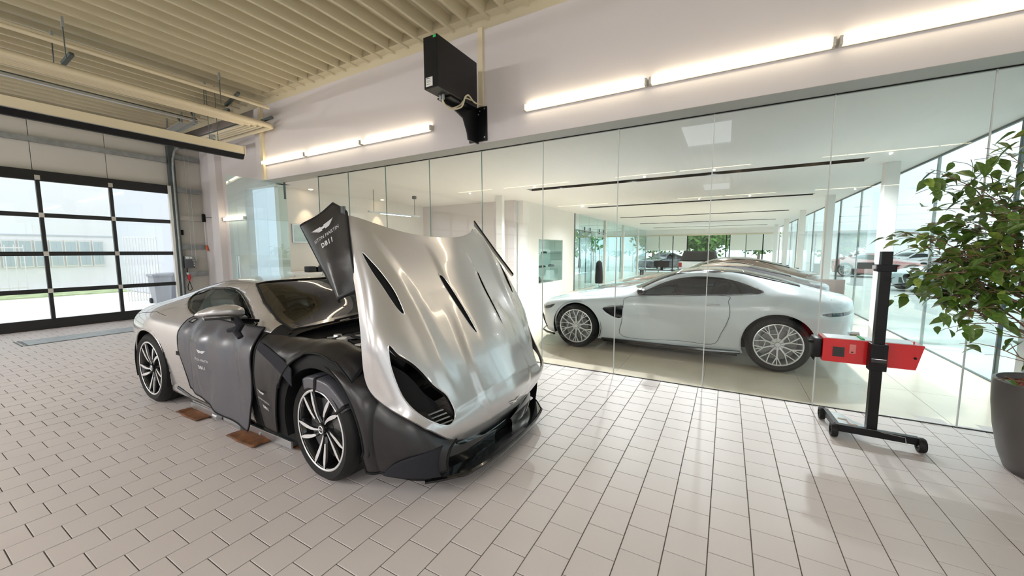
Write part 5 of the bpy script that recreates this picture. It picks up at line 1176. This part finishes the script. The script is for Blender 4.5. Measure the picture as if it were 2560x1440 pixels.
# ------------------------------------------------------------------ heater panel with nested mouldings
hp_ = empty('radiant_heater', (-8.5, 1.2, 3.9), 'long cream radiant heating panel with nested ribs hung below the deck', 'heater')
x1, x0, yE = -7.62, -9.95, 4.25; zc = 3.90
for k, (o_, r_) in enumerate(((0, .050), (.115, .027), (.185, .027), (.255, .027), (.325, .027))):
    MB().tube([(x1 - o_, -3.5, zc), (x1 - o_, yE - o_ - .04, zc), (x1 - o_ - .04, yE - o_, zc), (x0, yE - o_, zc)], r_, 10).build('pipe_rib', 'cream', hp_, True)
MB().box(x1 - .36, x1 - .02, -3.5, yE - .02, zc + .01, zc + .03).build('reflector_sheet', 'darksteel', hp_); MB().box(x0, x1 - .02, yE - .36, yE - .02, zc + .01, zc + .03).build('reflector_sheet', 'darksteel', hp_)
for x, y in ((-7.27, 1.60), (-7.85, 1.62), (-7.30, 3.28), (-7.90, 3.31)):
    t = MB(); t.tube([(x, y, 4.40), (x - (.0 if x > -7.5 else .05), y, 3.94)], .007, 6); t.build('hanger_rod', 'darksteel', hp_); MB().bbox(x - .022, x + .022, y - .012, y + .012, 4.30, 4.42, .002).build('hanger_clip', 'steel', hp_)
for p, q in (((-7.50, 1.62, 3.93), (-7.30, 1.66, 4.02)), ((-7.75, 3.55, 4.08), (-7.35, 3.58, 4.22)), ((-7.95, 3.45, 3.95), (-7.65, 3.55, 3.99)), ((-7.75, 4.12, 3.97), (-7.5, 4.20, 4.03))): MB().beam(p, q, .045, .04).build('cross_channel', 'darksteel', hp_)
MB().tube([(-7.45, -3.5, 4.16), (-7.45, 4.12, 4.16)], .028, 10).build('supply_pipe', 'cream', hp_, True)
MB().box(-7.62, -7.50, -3.5, 4.05, 4.20, 4.24).build('side_channel', 'cream', hp_)
# gate tracks under the deck
gt = empty('gate_track', (-9.9, 2.2, 3.9), 'grey steel high-lift track frame of the gate below the deck', 'track')
MB().bbox(-9.26, -9.20, -2.5, 3.72, 4.08, 4.12, .003).build('horizontal_track', 'alu', gt); MB().bbox(-9.275, -9.245, -2.5, 3.72, 4.12, 4.15, .001).build('track_lip', 'darksteel', gt)
MB().beam((-9.15, 3.66, 4.06), (-10.9, 3.70, 3.98), .05, .05).build('cross_beam', 'steel', gt); MB().beam((-9.3, 3.50, 4.02), (-10.8, 3.54, 3.94), .12, .03).build('cross_beam', 'alu', gt)
for x in (-9.25, -9.8, -10.5): MB().beam((x, 3.66, 4.02), (x, 3.68, 4.36), .03, .03).build('drop_bracket', 'steel', gt)
MB().beam((-9.25, 3.70, 4.10), (-9.5, 3.72, 4.34), .03, .02).build('brace', 'darksteel', gt); MB().beam((-9.8, 3.70, 4.08), (-10.1, 3.72, 4.32), .03, .02).build('brace', 'darksteel', gt)
sp_ = empty('gate_shaft', (XL + .3, 2, 4.25), 'dark spring shaft running above the gate', 'shaft'); MB().tube([(XL + .22, -2, 4.22), (XL + .22, 4.4, 4.22)], .022, 10).build('shaft', 'darksteel', sp_)
# chain hoist + cable drum on the gate post
ho = empty('chain_hoist', (XL + .15, 4.30, 4.1), 'dark chain hoist wheel with chain beside the gate post', 'hoist')
MB().lathe([(0, -.04), (.06, -.04), (.075, 0), (.06, .04), (0, .04)], (XL + .16, 4.33, 4.12), 'x', 20).build('wheel', 'darksteel', ho, 40)
MB().bbox(XL + .02, XL + .2, 4.28, 4.40, 4.06, 4.14, .01).build('gearbox', 'darksteel', ho)
for y in (4.36, 4.44): MB().tube([(XL + .17, y, 4.1), (XL + .15, y + .01, 2.4), (XL + .16, y, 1.30)], .004, 5).build('chain', 'steel', ho)
# gate control box with cables and plug
ct = empty('gate_control_box', (XL + .07, 4.31, 1.28), 'grey gate control box hanging beside the gate post', 'box')
MB().bbox(XL + .0, XL + .14, 4.21, 4.42, 1.13, 1.42, .012).build('housing', 'boxgrey', ct, 40); MB().bbox(XL + .03, XL + .145, 4.22, 4.41, 1.35, 1.435, .008).build('cover', 'steel', ct, 40)
MB().box(XL + .146, XL + .148, 4.24, 4.30, 1.37, 1.41).build('label', 'paper', ct); MB().box(XL + .146, XL + .148, 4.32, 4.36, 1.37, 1.41).build('label', 'paper', ct)
for k in range(4): MB().bbox(XL + .14, XL + .15, 4.39, 4.41, 1.18 + k * .045, 1.20 + k * .045, .002).build('key_button', 'paper', ct)
MB().tube(catmull([(XL + .07, 4.27, 1.13), (XL + .09, 4.27, 1.02), (XL + .10, 4.31, .93)], 4), .010, 6).build('cable', 'black_matte', ct, True)
pg = empty('power_plug', (XL + .1, 4.30, .85), 'red industrial plug with a black looped cable under the control box', 'plug')
MB().lathe([(.0, .97), (.028, .97), (.034, .93), (.036, .88), (.022, .84), (.012, .80), (0, .80)], (XL + .1, 4.29, 0), 'z', 16).build('plug_body', 'plug_red', pg, True)
MB().tube([(XL + .1, 4.27, .97), (XL + .1, 4.26, 1.02)], .026, 12).build('socket', 'gasket', pg, True)
MB().tube(catmull([(XL + .1, 4.29, .80), (XL + .1, 4.25, .66), (XL + .1, 4.27, .56), (XL + .1, 4.33, .60), (XL + .1, 4.31, .72), (XL + .1, 4.29, .80)], 5), .008, 6).build('cable_loop', 'black_matte', pg, True)
hk = empty('crank_rod', (XL + .1, 4.70, 2.0), 'pale crank rod with black top fitting and orange hook on the wall rails', 'rod')
MB().tube([(XL + .10, 4.70, 2.30), (XL + .10, 4.70, 1.60)], .008, 8).build('rod', 'gasket', hk); MB().bbox(XL + .05, XL + .11, 4.67, 4.73, 2.30, 2.50, .012).build('top_fitting', 'black_matte', hk); MB().tube([(XL + .1, 4.70, 1.70), (XL + .14, 4.705, 1.62), (XL + .16, 4.715, 1.56)], .020, 8).build('hook', 'orange', hk)
sw_ = MB().bbox(XL + .0, XL + .06, 4.22, 4.27, 1.95, 2.08, .01); tag(sw_.build('rocker_switch', 'black_matte'), 'small black switch box on the gate guide', 'switch')
# ------------------------------------------------------------------ lift under the car
lift = empty('car_lift', (-3.8, 1.7, 0), 'flat grey floor lift platform with aluminium edge under the silver car', 'lift')
MB().bbox(-4.46, -3.95, 1.575, 2.0, .035, .085, .005).build('platform', 'darksteel', lift); MB().bbox(-3.93, -2.85, 1.60, 2.0, .03, .07, .005).build('platform', 'darksteel', lift)
MB().bbox(-4.46, -3.96, 1.555, 1.575, .03, .088, .003).build('edge_profile', 'alu', lift); MB().bbox(-3.90, -2.85, 1.585, 1.602, .015, .078, .003).build('edge_profile', 'alu', lift)
MB().bbox(-4.44, -3.97, 1.565, 1.59, .09, .105, .003).build('ramp_flap', 'alu', lift); MB().tube([(-3.99, 1.56, .055), (-3.91, 1.56, .055)], .026, 12).build('hinge', 'alu', lift)
for x in (-3.62, -3.30): MB().bbox(x, x + .03, 1.578, 1.60, .0, .05, .002).build('foot', 'steel', lift)
def plate(x0, x1, y0, y1, lab):
    mb = MB(); n = 10; v = []; 
    for j in range(n + 1):
        for i in range(n + 1):
            u, w_ = i / n, j / n; v.append((x0 + (x1 - x0) * u + .02 * w_, y0 + (y1 - y0) * w_ + .006 * math.sin(u * 9), .008 + .018 * w_ * (1 - .5 * math.cos(u * 5)) + .003 * math.sin(u * 13 + w_ * 7)))
    mb.add(v, [(j * (n + 1) + i, j * (n + 1) + i + 1, (j + 1) * (n + 1) + i + 1, (j + 1) * (n + 1) + i) for j in range(n) for i in range(n)]); o = mb.build('rubber_mat', 'rust', None, 'all'); m = o.modifiers.new('s', 'SOLIDIFY'); m.thickness = .006; tag(o, lab, 'mat', 'rusty brown flaps beside the lift')
plate(-4.52, -4.11, 1.455, 1.64, 'rusty brown flap on the tiles, nearer the rear wheel'); plate(-3.56, -3.15, 1.455, 1.65, 'rusty brown flap on the tiles below the wing cover'); plate(-3.02, -2.70, 1.62, 1.78, 'rusty brown flap mostly hidden behind the front wheel')
# ------------------------------------------------------------------ headlamp tester
ts = empty('headlamp_tester', (1.05, 4.0, 0), 'black wheeled stand carrying a red headlamp tester box by the glass wall', 'stand')
MB().bbox(1.035, 1.100, 3.945, 4.005, .09, 1.52, .004).build('post', 'black_metal', ts)
MB().beam((.84, 3.93, .085), (1.33, 3.93, .082), .045, .055).build('base_beam', 'black_metal', ts); MB().beam((.835, 4.27, .085), (.85, 3.95, .085), .035, .05).build('base_beam', 'black_metal', ts)
pl = MB(); pl.add([(x, y, z) for z in (.092, .098) for x, y in ((.86, 4.25), (.93, 4.25), (.985, 4.10), (1.06, 4.02), (1.10, 4.0), (1.10, 3.95), (.86, 3.95))], [tuple(range(7)), tuple(range(13, 6, -1))] + [(i, (i + 1) % 7, (i + 1) % 7 + 7, i + 7) for i in range(7)]); pl.build('base_plate', 'steel', ts)
for x, y in ((.815, 4.29), (.83, 3.925), (1.345, 3.92)):
    wv = MB().lathe([(.030, -.022), (.050, -.022), (.056, -.012), (.056, .012), (.050, .022), (.030, .022), (.03, -.022)], (x, y, .056), 'x', 28); wb = wv.build('castor', 'rubber', ts, 35)
    MB().lathe([(0, -.015), (.032, -.015), (.032, .015), (0, .015)], (x, y, .056), 'x', 16).build('hub', 'black_gloss', wb)
    for k in range(5): a = 2 * PI * k / 5; MB().tube([(x - .018, y + .02 * math.cos(a), .056 + .02 * math.sin(a)), (x + .018, y + .02 * math.cos(a), .056 + .02 * math.sin(a))], .005, 6).build('hub_hole', 'darksteel', wb)
MB().tube([(.87, 4.02, .125), (.92, 4.01, .125), (.94, 3.99, .10), (.99, 3.985, .10)], .007, 8).build('foot_lever', 'chrome', ts, True)
MB().tube([(1.04, 3.915, .112), (1.25, 3.90, .100), (1.255, 3.895, .06), (1.26, 3.89, .058)], .003, 6).build('wire', 'alu', ts)
# red housing (long axis along x, slanted right end)
bxr = MB(); zb, ztp = .605, .800; 
f_ = lambda y0, y1, xa, xb, xc, xd: [(xa, y0, zb), (xb, y0, zb), (xc, y0, ztp), (xd, y0, ztp), (xa, y1, zb), (xb, y1, zb), (xc, y1, ztp), (xd, y1, ztp)]
v = f_(4.01, 4.23, .735, 1.305, 1.345, .735); bxr.add(v, [(0, 1, 2, 3), (7, 6, 5, 4), (0, 4, 5, 1), (1, 5, 6, 2), (2, 6, 7, 3), (3, 7, 4, 0)]); rd = bxr.build('housing', 'red', ts)
md = rd.modifiers.new('b', 'BEVEL'); md.width = .004; md.segments = 2
MB().bbox(.675, .735, 4.03, 4.21, .62, .79, .02).build('lens_hood', 'black_metal', ts, 40); MB().tube([(.675, 4.05, .755), (.64, 4.04, .755)], .012, 10).build('lock_knob', 'black_metal', ts, True)
MB().box(.80, .875, 4.004, 4.0095, .655, .735).build('screen_recess', 'black_gloss', rd); MB().box(.905, .945, 4.005, 4.0095, .690, .765).build('rating_label', principled('red_label', (.7, .22, .2), .4), rd); MB().box(.915, .93, 4.0035, 4.005, .698, .706).build('label_print', 'black_matte', rd)
MB().box(.76, 1.30, 4.03, 4.21, .8005, .803).build('top_window', 'alu', rd); MB().tube([(1.295, 4.003, .70), (1.295, 4.01, .70)], .009, 12).build('screw', 'black_matte', rd)
MB().tube([(1.29, 4.04, .80), (1.29, 4.04, .825)], .005, 6).build('pin', 'red', rd); MB().bbox(.985, 1.005, 4.05, 4.2, .803, .812, .002).build('scale', 'green', rd)
MB().bbox(1.015, 1.118, 3.925, 4.015, .585, .80, .006).build('clamp', 'black_metal', ts); MB().bbox(1.02, 1.112, 3.915, 3.93, .655, .685, .003).build('clamp_knob', 'black_gloss', ts)
MB().bbox(1.01, 1.125, 3.93, 4.02, 1.365, 1.42, .006).build('top_clamp', 'black_metal', ts); MB().bbox(.90, 1.0, 3.955, 3.975, 1.385, 1.435, .004).build('sight', 'darksteel', ts); MB().bbox(.985, 1.02, 3.95, 3.98, 1.385, 1.415, .003).build('sight_bracket', 'alu', ts)
# ------------------------------------------------------------------ potted fig
PX, PY = 1.985, 3.88
pt = empty('potted_fig_tree', (PX, PY, 0), 'tall weeping fig in a dark anthracite pot at the right edge', 'plant')
MB().lathe([(0, 0), (.20, 0), (.225, .01), (.262, .12), (.295, .30), (.312, .46), (.318, .58), (.316, .635), (.300, .640), (.296, .60), (.29, .585), (0, .585)], (PX, PY, 0), 'z', 56).build('pot', 'pot', pt, 50)
gr = MB()
for k in range(1500):
    r = .285 * math.sqrt(random.random()); a = random.random() * 2 * PI; x, y = PX + r * math.cos(a), PY + r * math.sin(a); s = random.uniform(.006, .013); z = .585 + random.uniform(0, .014)
    gr.add([(x + s, y, z), (x - s * .6, y + s, z), (x - s * .6, y - s, z), (x, y, z + s)], [(0, 1, 2), (0, 1, 3), (1, 2, 3), (2, 0, 3)])
g_ = gr.build('clay_granules', 'mulch', pt); g_['kind'] = 'stuff'
random.seed(11)
stems, tips = MB(), []
def branch(p, d, L, r, lev):
    n = 5; pts = [p]; q = Vector(p); d = Vector(d).normalized()
    for k in range(n):
        d = (d + Vector((random.uniform(-.16, .16), random.uniform(-.16, .16), random.uniform(-.05, .12) if lev < 2 else random.uniform(-.22, .05)))).normalized(); q = q + d * L / n; pts.append(q.copy())
        if q.y > 4.50: q.y = 4.50
        if lev < 3 and k >= (1 if lev else 1):
            for _ in range(2 if lev < 2 else 1):
                a = random.uniform(0, 2 * PI); s = Vector((math.cos(a), math.sin(a) * .8, random.uniform(-.1, .6))); branch(q.copy(), d * .4 + s * .8, L * random.uniform(.42, .6), r * .5, lev + 1)
        if lev >= 1: tips.append((q.copy(), d.copy()))
    stems.tube(pts, [max(.0018, r * (1 - .55 * k / n)) for k in range(n + 1)], 5)
for (dx, dy, a, b, L) in ((0, 0, .02, .02, 1.25), (.05, .03, .30, .10, 1.15), (-.05, .02, -.38, .05, 1.2), (.02, -.05, -.05, -.35, 1.1), (-.02, .04, -.28, -.25, 1.0)):
    branch(Vector((PX + dx, PY + dy, .58)), (a, b, 1), L, .014, 0)
for p, d, L in (((PX - .05, PY - .02, .62), (-.7, -.1, .30), .30), ((PX - .04, PY, .70), (-.8, .1, .55), .36), ((PX, PY, .9), (-.9, -.25, .35), .36), ((PX - .1, PY, 1.2), (-1, 0, .2), .34), ((PX - .1, PY, 1.45), (-1, -.1, .3), .36)): branch(Vector(p), d, L, .006, 2)
stems.build('branches', 'bark', pt, True)
def leaf_mesh(nm, mat):
    mb = MB(); pr = [(0, 0), (.18, .16), (.42, .26), (.68, .20), (.88, .07), (1.0, .0)]; v = []; 
    for t, w_ in pr: z = -.28 * t * t; v += [(t, -w_, z + w_ * .35), (t, 0, z), (t, w_, z + w_ * .35)]
    f = []
    for i in range(5): f += [(3 * i, 3 * i + 3, 3 * i + 4, 3 * i + 1), (3 * i + 1, 3 * i + 4, 3 * i + 5, 3 * i + 2)]
    me = bpy.data.meshes.new(nm); me.from_pydata(v, [], f); me.materials.append(M[mat]); me.polygons.foreach_set('use_smooth', [True] * len(f)); return me, v, f
lm, lv, lf_ = leaf_mesh('leaf', 'leaf'); lm2, _, _ = leaf_mesh('leaf_light', 'leaf2')
L_ = []
for (q, d) in tips:
    for _ in range(3 if q.z > .8 else 1):
        p = q + Vector((random.gauss(0, .035), random.gauss(0, .035), random.gauss(0, .03)))
        if p.z < .70 and math.hypot(p.x - PX, p.y - PY) < .33: continue
        if p.y > 4.54 or p.z > 2.35: continue
        a = random.uniform(0, 2 * PI); s = random.uniform(.075, .125); pit = random.uniform(-.2, .9)
        m = Matrix.Translation(p) @ Matrix.Rotation(a, 4, 'Z') @ Matrix.Rotation(pit, 4, 'Y') @ Matrix.Rotation(random.uniform(-.7, .7), 4, 'X') @ Matrix.Scale(s, 4); L_.append(m)
random.shuffle(L_); L_ = L_[:2300]
def ld(m):
    v = m.translation - Vector((0, 0, 1.53)); d = v.dot(fwd); return d if abs(v.dot(r2) / d) < 1.36 and abs(v.dot(u2)) / d < .77 else 99
L_.sort(key=ld)
for m in L_[:300]:
    o = bpy.data.objects.new('leaf', lm if random.random() < .8 else lm2); COL.objects.link(o); o.parent = pt; o.matrix_parent_inverse = parent_inv(pt); o.matrix_basis = m
for mat in ('leaf', 'leaf2'):
    mb = MB()
    for i, m in enumerate(L_[300:]):
        if (i % 5 == 0) == (mat == 'leaf2'): mb.add([m @ Vector(q) for q in lv], lf_)
    o = mb.build('foliage', mat, pt, 'all', fix=False); o['kind'] = 'stuff'
# ------------------------------------------------------------------ showroom and office furniture
pc = empty('picture', (-8.68, 5.33, 1.95), 'framed pale blue picture on the office wall', 'picture')
MB().bbox(-8.70, -8.67, 5.15, 5.95, 1.74, 2.17, .004).build('frame', 'alu', pc); MB().box(-8.672, -8.668, 5.18, 5.92, 1.77, 2.14).build('canvas', 'picture', pc)
pc2 = empty('picture', (-8.68, 7.6, 1.95), 'small dark-framed picture half hidden behind the bonnet', 'picture'); MB().bbox(-8.70, -8.67, 7.3, 7.9, 1.6, 2.0, .004).build('frame', 'darksteel', pc2)
for y in (5.5, 7.6):
    t = empty('ceiling_spot', (-8.45, y, ZT), 'warm ceiling spot by the office wall, ' + ('nearer the glass wall' if y < 6 else 'farther from the glass wall'), 'light'); MB().lathe([(0, -.004), (.035, -.004), (.045, .0)], (-8.45, y, ZT - .002), 'z', 16).build('lens', 'spot', t)
    ld_ = bpy.data.lights.new('warm_spot', 'SPOT'); ld_.energy = 26; ld_.color = (1, .72, .42); ld_.spot_size = math.radians(52); ld_.spot_blend = .6; lo = bpy.data.objects.new('warm_spot', ld_); COL.objects.link(lo); lo.location = (-8.42, y, ZT - .03); lo.rotation_euler = (0, math.radians(10), 0)
pd = empty('pendant_lamp', (-7.0, 7.0, 2.45), 'slim linear pendant lamp hanging in the office zone', 'lamp')
MB().beam((-7.25, 6.10, 2.45), (-7.15, 7.65, 2.45), .06, .035).build('housing', 'alu', pd); MB().beam((-7.24, 6.45, 2.43), (-7.17, 7.35, 2.43), .04, .01).build('diffuser', principled('pendant_diffuser', (1, 1, 1), .5, emit=(.85, 1, .98), estr=4), pd); MB().tube([(-7.16, 7.5, 2.46), (-7.16, 7.5, ZT)], .006, 6).build('cord', 'darksteel', pd); MB().bbox(-7.20, -7.12, 7.46, 7.54, ZT - .08, ZT, .004).build('canopy', 'darksteel', pd); MB().tube([(-7.24, 6.25, 2.46), (-7.24, 6.25, ZT)], .006, 6).build('cord', 'darksteel', pd)
ob = empty('storage_box', (-7.6, 5.3, 1.1), 'row of black tool cases on a counter behind the silver car', 'case')
MB().box(-8.68, -7.9, 4.98, 5.9, 0, 1.08).build('counter', 'wall_white', ob)
for k, (y, l, h) in enumerate(((5.05, .16, .13), (5.25, .10, .11), (5.38, .12, .14), (5.54, .18, .15))): MB().bbox(-8.15, -7.95, y, y + l, 1.08, 1.08 + h, .02).build('case', 'black_metal', ob, 40)
def chair(x, y, lab):
    c = empty('dining_chair', (x, y, 0), lab, 'chair', 'taupe chairs along the right facade')
    MB().bbox(x - .22, x + .22, y - .02, y + .02, .46, .96, .015).build('backrest', 'grey_fabric', c, 40); MB().bbox(x - .22, x + .22, y, y + .44, .42, .48, .02).build('seat', 'grey_fabric', c, 40)
    for a in (-.20, .20):
        for b in (.01, .41): MB().tube([(x + a, y + b, 0), (x + a, y + b, .43)], .012, 8).build('leg', 'chrome', c)
    return c
for k, (x, y) in enumerate(((1.80, 9.6), (1.84, 12.9), (1.86, 15.6), (1.9, 18.4), (1.95, 21.0))): chair(x, y, 'taupe high-back chair by the facade, ' + ['nearest, above the white coupe tail', 'second from the glass wall', 'third from the glass wall', 'fourth from the glass wall', 'farthest, by the far front'][k])
for k, (x, y) in enumerate(((1.4, 14.3), (1.4, 19.6))):
    t = empty('round_table', (x, y, 0), 'small white round table between taupe chairs, ' + ('nearer' if k == 0 else 'farther'), 'table'); MB().lathe([(0, .74), (.34, .74), (.35, .725), (.34, .71), (0, .71)], (x, y, 0), 'z', 28).build('tabletop', 'wall_white', t); MB().lathe([(.03, .71), (.03, .02), (.2, .01), (.2, 0)], (x, y, 0), 'z', 16).build('pedestal', 'chrome', t)
ds = empty('reception_desk', (-2.4, 17, 0), 'desk with black monitor behind the dark coupes', 'desk'); MB().bbox(-3.3, -1.7, 16.9, 17.6, .70, .74, .005).build('desktop', 'black_gloss', ds)
for x in (-3.25, -1.8): MB().box(x, x + .05, 16.95, 17.55, 0, .70).build('side_panel', 'black_gloss', ds)
mo = empty('monitor', (-2.4, 17.2, .74), 'wide black monitor on the reception desk', 'monitor'); MB().bbox(-2.72, -2.10, 17.18, 17.21, .84, 1.10, .004).build('screen', 'black_gloss', mo); MB().box(-2.46, -2.36, 17.2, 17.23, .74, .9).build('stand', 'black_metal', mo)
st = empty('coat_stand', (-5.0, 16.4, 0), 'dark garment on a slim stand before the teal glass door', 'stand'); g = MB(); g.lathe([(.0, 1.12), (.05, 1.11), (.13, 1.02), (.15, .8), (.17, .35), (.16, .12), (0, .12)], (-4.85, 16.3, 0), 'z', 14); g.build('garment', 'fleece', st, True); MB().tube([(-4.85, 16.3, 0), (-4.85, 16.3, 1.2)], .012, 8).build('pole', 'steel', st)
pe = empty('office_chair', (-.5, 24, 0), 'far black office chair by the entrance desk', 'chair'); MB().bbox(1.0, 1.45, 24.0, 24.08, .5, 1.05, .04).build('backrest', 'black_matte', pe, 40); MB().bbox(1.0, 1.45, 24.0, 24.45, .42, .5, .03).build('seat', 'black_matte', pe, 40); MB().tube([(1.22, 24.2, 0), (1.22, 24.2, .43)], .03, 8).build('leg', 'chrome', pe)
# ------------------------------------------------------------------ outdoors, beyond the gate
struct('ground_yard', MB().box(-60, XL - .12, -30, 45, -.08, -.02), 'asphalt', 'pale paved yard outside the gate')
struct('ground_carpark', MB().box(XR + .02, 90, -60, 120, -.10, -.03), 'asphalt_dark', 'pale car park outside the right facade')
struct('ground_far', MB().box(-60, XR + .02, 28.6, 120, -.10, -.03), 'asphalt_dark', 'pale forecourt beyond the far front')
struct('ground_field', MB().box(40, 200, -60, 250, -.06, .0), 'field', 'dry grass field far beyond the car park')
gs = MB().box(-24.5, -20.5, -12, 6.0, -.02, .02); o = gs.build('grass_strip', 'grass'); tag(o, 'narrow green grass strip in front of the yard building', 'grass', None, 'stuff')
hb = empty('yard_building', (-27, -3, 0), 'pale long building across the yard with a band of windows', 'building')
MB().box(-32, -25, -25, 6.6, 0, 7).build('wall', 'house', hb); MB().box(-25.02, -24.97, -25, 6.6, 2.22, 2.28).build('ledge', 'house_grey', hb)
for k in range(14):
    y = .30 + .415 * k - (.42 if k < 4 else 0) * 0
    wn = MB().box(-24.99, -24.93, y - .03, y + .33, .92, 2.06).build('window', 'wall_white', hb)
    for q in (0, 1): MB().box(-24.93, -24.92, y + .155 * q, y + .14 + .155 * q, .98 + 0, 2.0).build('pane', 'house_win', wn)
h2 = empty('grey_building', (-20, 9, 0), 'blue-grey building corner just outside the gate', 'building'); MB().box(-22, -14.6, 5.62, 14, 0, 8).build('wall', 'house_grey', h2); MB().box(-24.9, -22, 6.8, 14, 0, 7.5).build('annex_wall', 'house', h2)
fn_ = empty('bar_gate', (-17.3, 4.3, 0), 'white steel bar gate standing open in the yard', 'gate')
for z in (.06, 2.0): MB().beam((-16.4, 4.40, z), (-15.95, 5.04, z), .04, .04).build('rail', 'wall_white', fn_)
for k in range(12): t = k / 11; MB().beam((-16.4 + .45 * t, 4.40 + .64 * t, -.02), (-16.4 + .45 * t, 4.40 + .64 * t, 2.0), .02, .02).build('bar', 'wall_white', fn_)
f3 = empty('yard_fence', (-21, -2, 0), 'pale bar fence in front of the yard building', 'fence')
for z in (.3, 1.7): MB().beam((-21.5, -9, z), (-21.5, 3.2, z), .04, .04).build('rail', 'wall_white', f3)
for k in range(62): MB().beam((-21.5, -9 + k * .2, .1), (-21.5, -9 + k * .2, 1.8), .02, .02).build('bar', 'wall_white', f3)
for k, (x, y) in enumerate(((-15.1, 4.78), (-15.6, 5.15))):
    b = empty('wheelie_bin', (x, y, 0), 'grey wheelie bin in the yard, ' + ('nearer the gate' if k == 0 else 'behind the first bin'), 'bin', 'wheelie bins in the yard')
    m = MB(); m.add([(x + a * s, y + c * s, z) for s, z in ((.17, -.02), (.22, .80)) for a, c in ((-1, -1), (1, -1), (1, 1), (-1, 1))], [(0, 3, 2, 1), (4, 5, 6, 7), (0, 1, 5, 4), (1, 2, 6, 5), (2, 3, 7, 6), (3, 0, 4, 7)]); m.build('body', 'bin', b); MB().bbox(x - .25, x + .25, y - .25, y + .25, .80, .87, .02).build('lid', 'bin', b)
    for s in (-1, 1): MB().tube([(x - .16, y + s * .18, .06), (x - .16, y + s * .22, .06)], .08, 14).build('wheel', 'rubber', b)
# ------------------------------------------------------------------ trees and buildings beyond the showroom
def tree(x, y, h, r, lab, n=900):
    t = empty('garden_tree', (x, y, 0), lab, 'tree'); MB().tube([(x, y, 0), (x + .1, y, h * .45), (x, y + .1, h * .7)], [.14, .10, .05], 8).build('trunk', 'bark', t)
    mb = MB()
    for k in range(n):
        a, b = random.uniform(0, 2 * PI), random.uniform(-1, 1); q = (1 - b * b) ** .5; rr = r * random.uniform(.5, 1.05) * (.8 + .2 * math.sin(a * 3)); p = Vector((x + rr * q * math.cos(a), y + rr * q * math.sin(a), h * .62 + rr * b * .85)); s = random.uniform(.12, .28)
        d1 = Vector((random.gauss(0, 1), random.gauss(0, 1), random.gauss(0, 1))).normalized(); d2 = d1.orthogonal().normalized(); mb.add([p + d1 * s, p + d2 * s * .6, p - d1 * s, p - d2 * s * .6], [(0, 1, 2, 3)])
    o = mb.build('crown', 'tree', t, fix=False); o['kind'] = 'stuff'
tree(-1.6, 36, 4.6, 2.3, 'round green tree centred in the far entrance opening', 1600); tree(-6.5, 40, 5, 2.6, 'green tree beyond the teal glass rooms'); tree(2.6, 44, 4.2, 1.9, 'bushy green tree right of the far entrance'); tree(-12, 34, 5, 2.6, 'green tree beyond the window band of the meeting rooms'); tree(-4.2, 52, 5, 2.6, 'dark green tree farther beyond the entrance')
for k in range(8): tree(46 + k * 5 % 17, 20 + k * 13, 2.2, 1.6, 'low bushy tree on the horizon of the car park, number %s from the plant' % ('one', 'two', 'three', 'four', 'five', 'six', 'seven', 'eight')[k], 200)
b3 = empty('far_shed', (8, 60, 0), 'low pale building far beyond the entrance', 'building'); MB().box(2, 22, 60, 70, 0, 3.5).build('wall', 'house', b3); MB().box(1.5, 22.5, 59.5, 70, 3.5, 3.9).build('roof', 'house_grey', b3)
b4 = empty('yellow_house', (14, -12, 0), 'ochre house outside the workshop side gates', 'building'); MB().box(26, 34, -14, 0, -.1, 4).build('wall', 'yellow', b4); MB().prism([(-14.4, 4), (.4, 4), (-7, 6.6)], 25.6, 34.4, 'yz').build('roof', 'house_grey', b4)
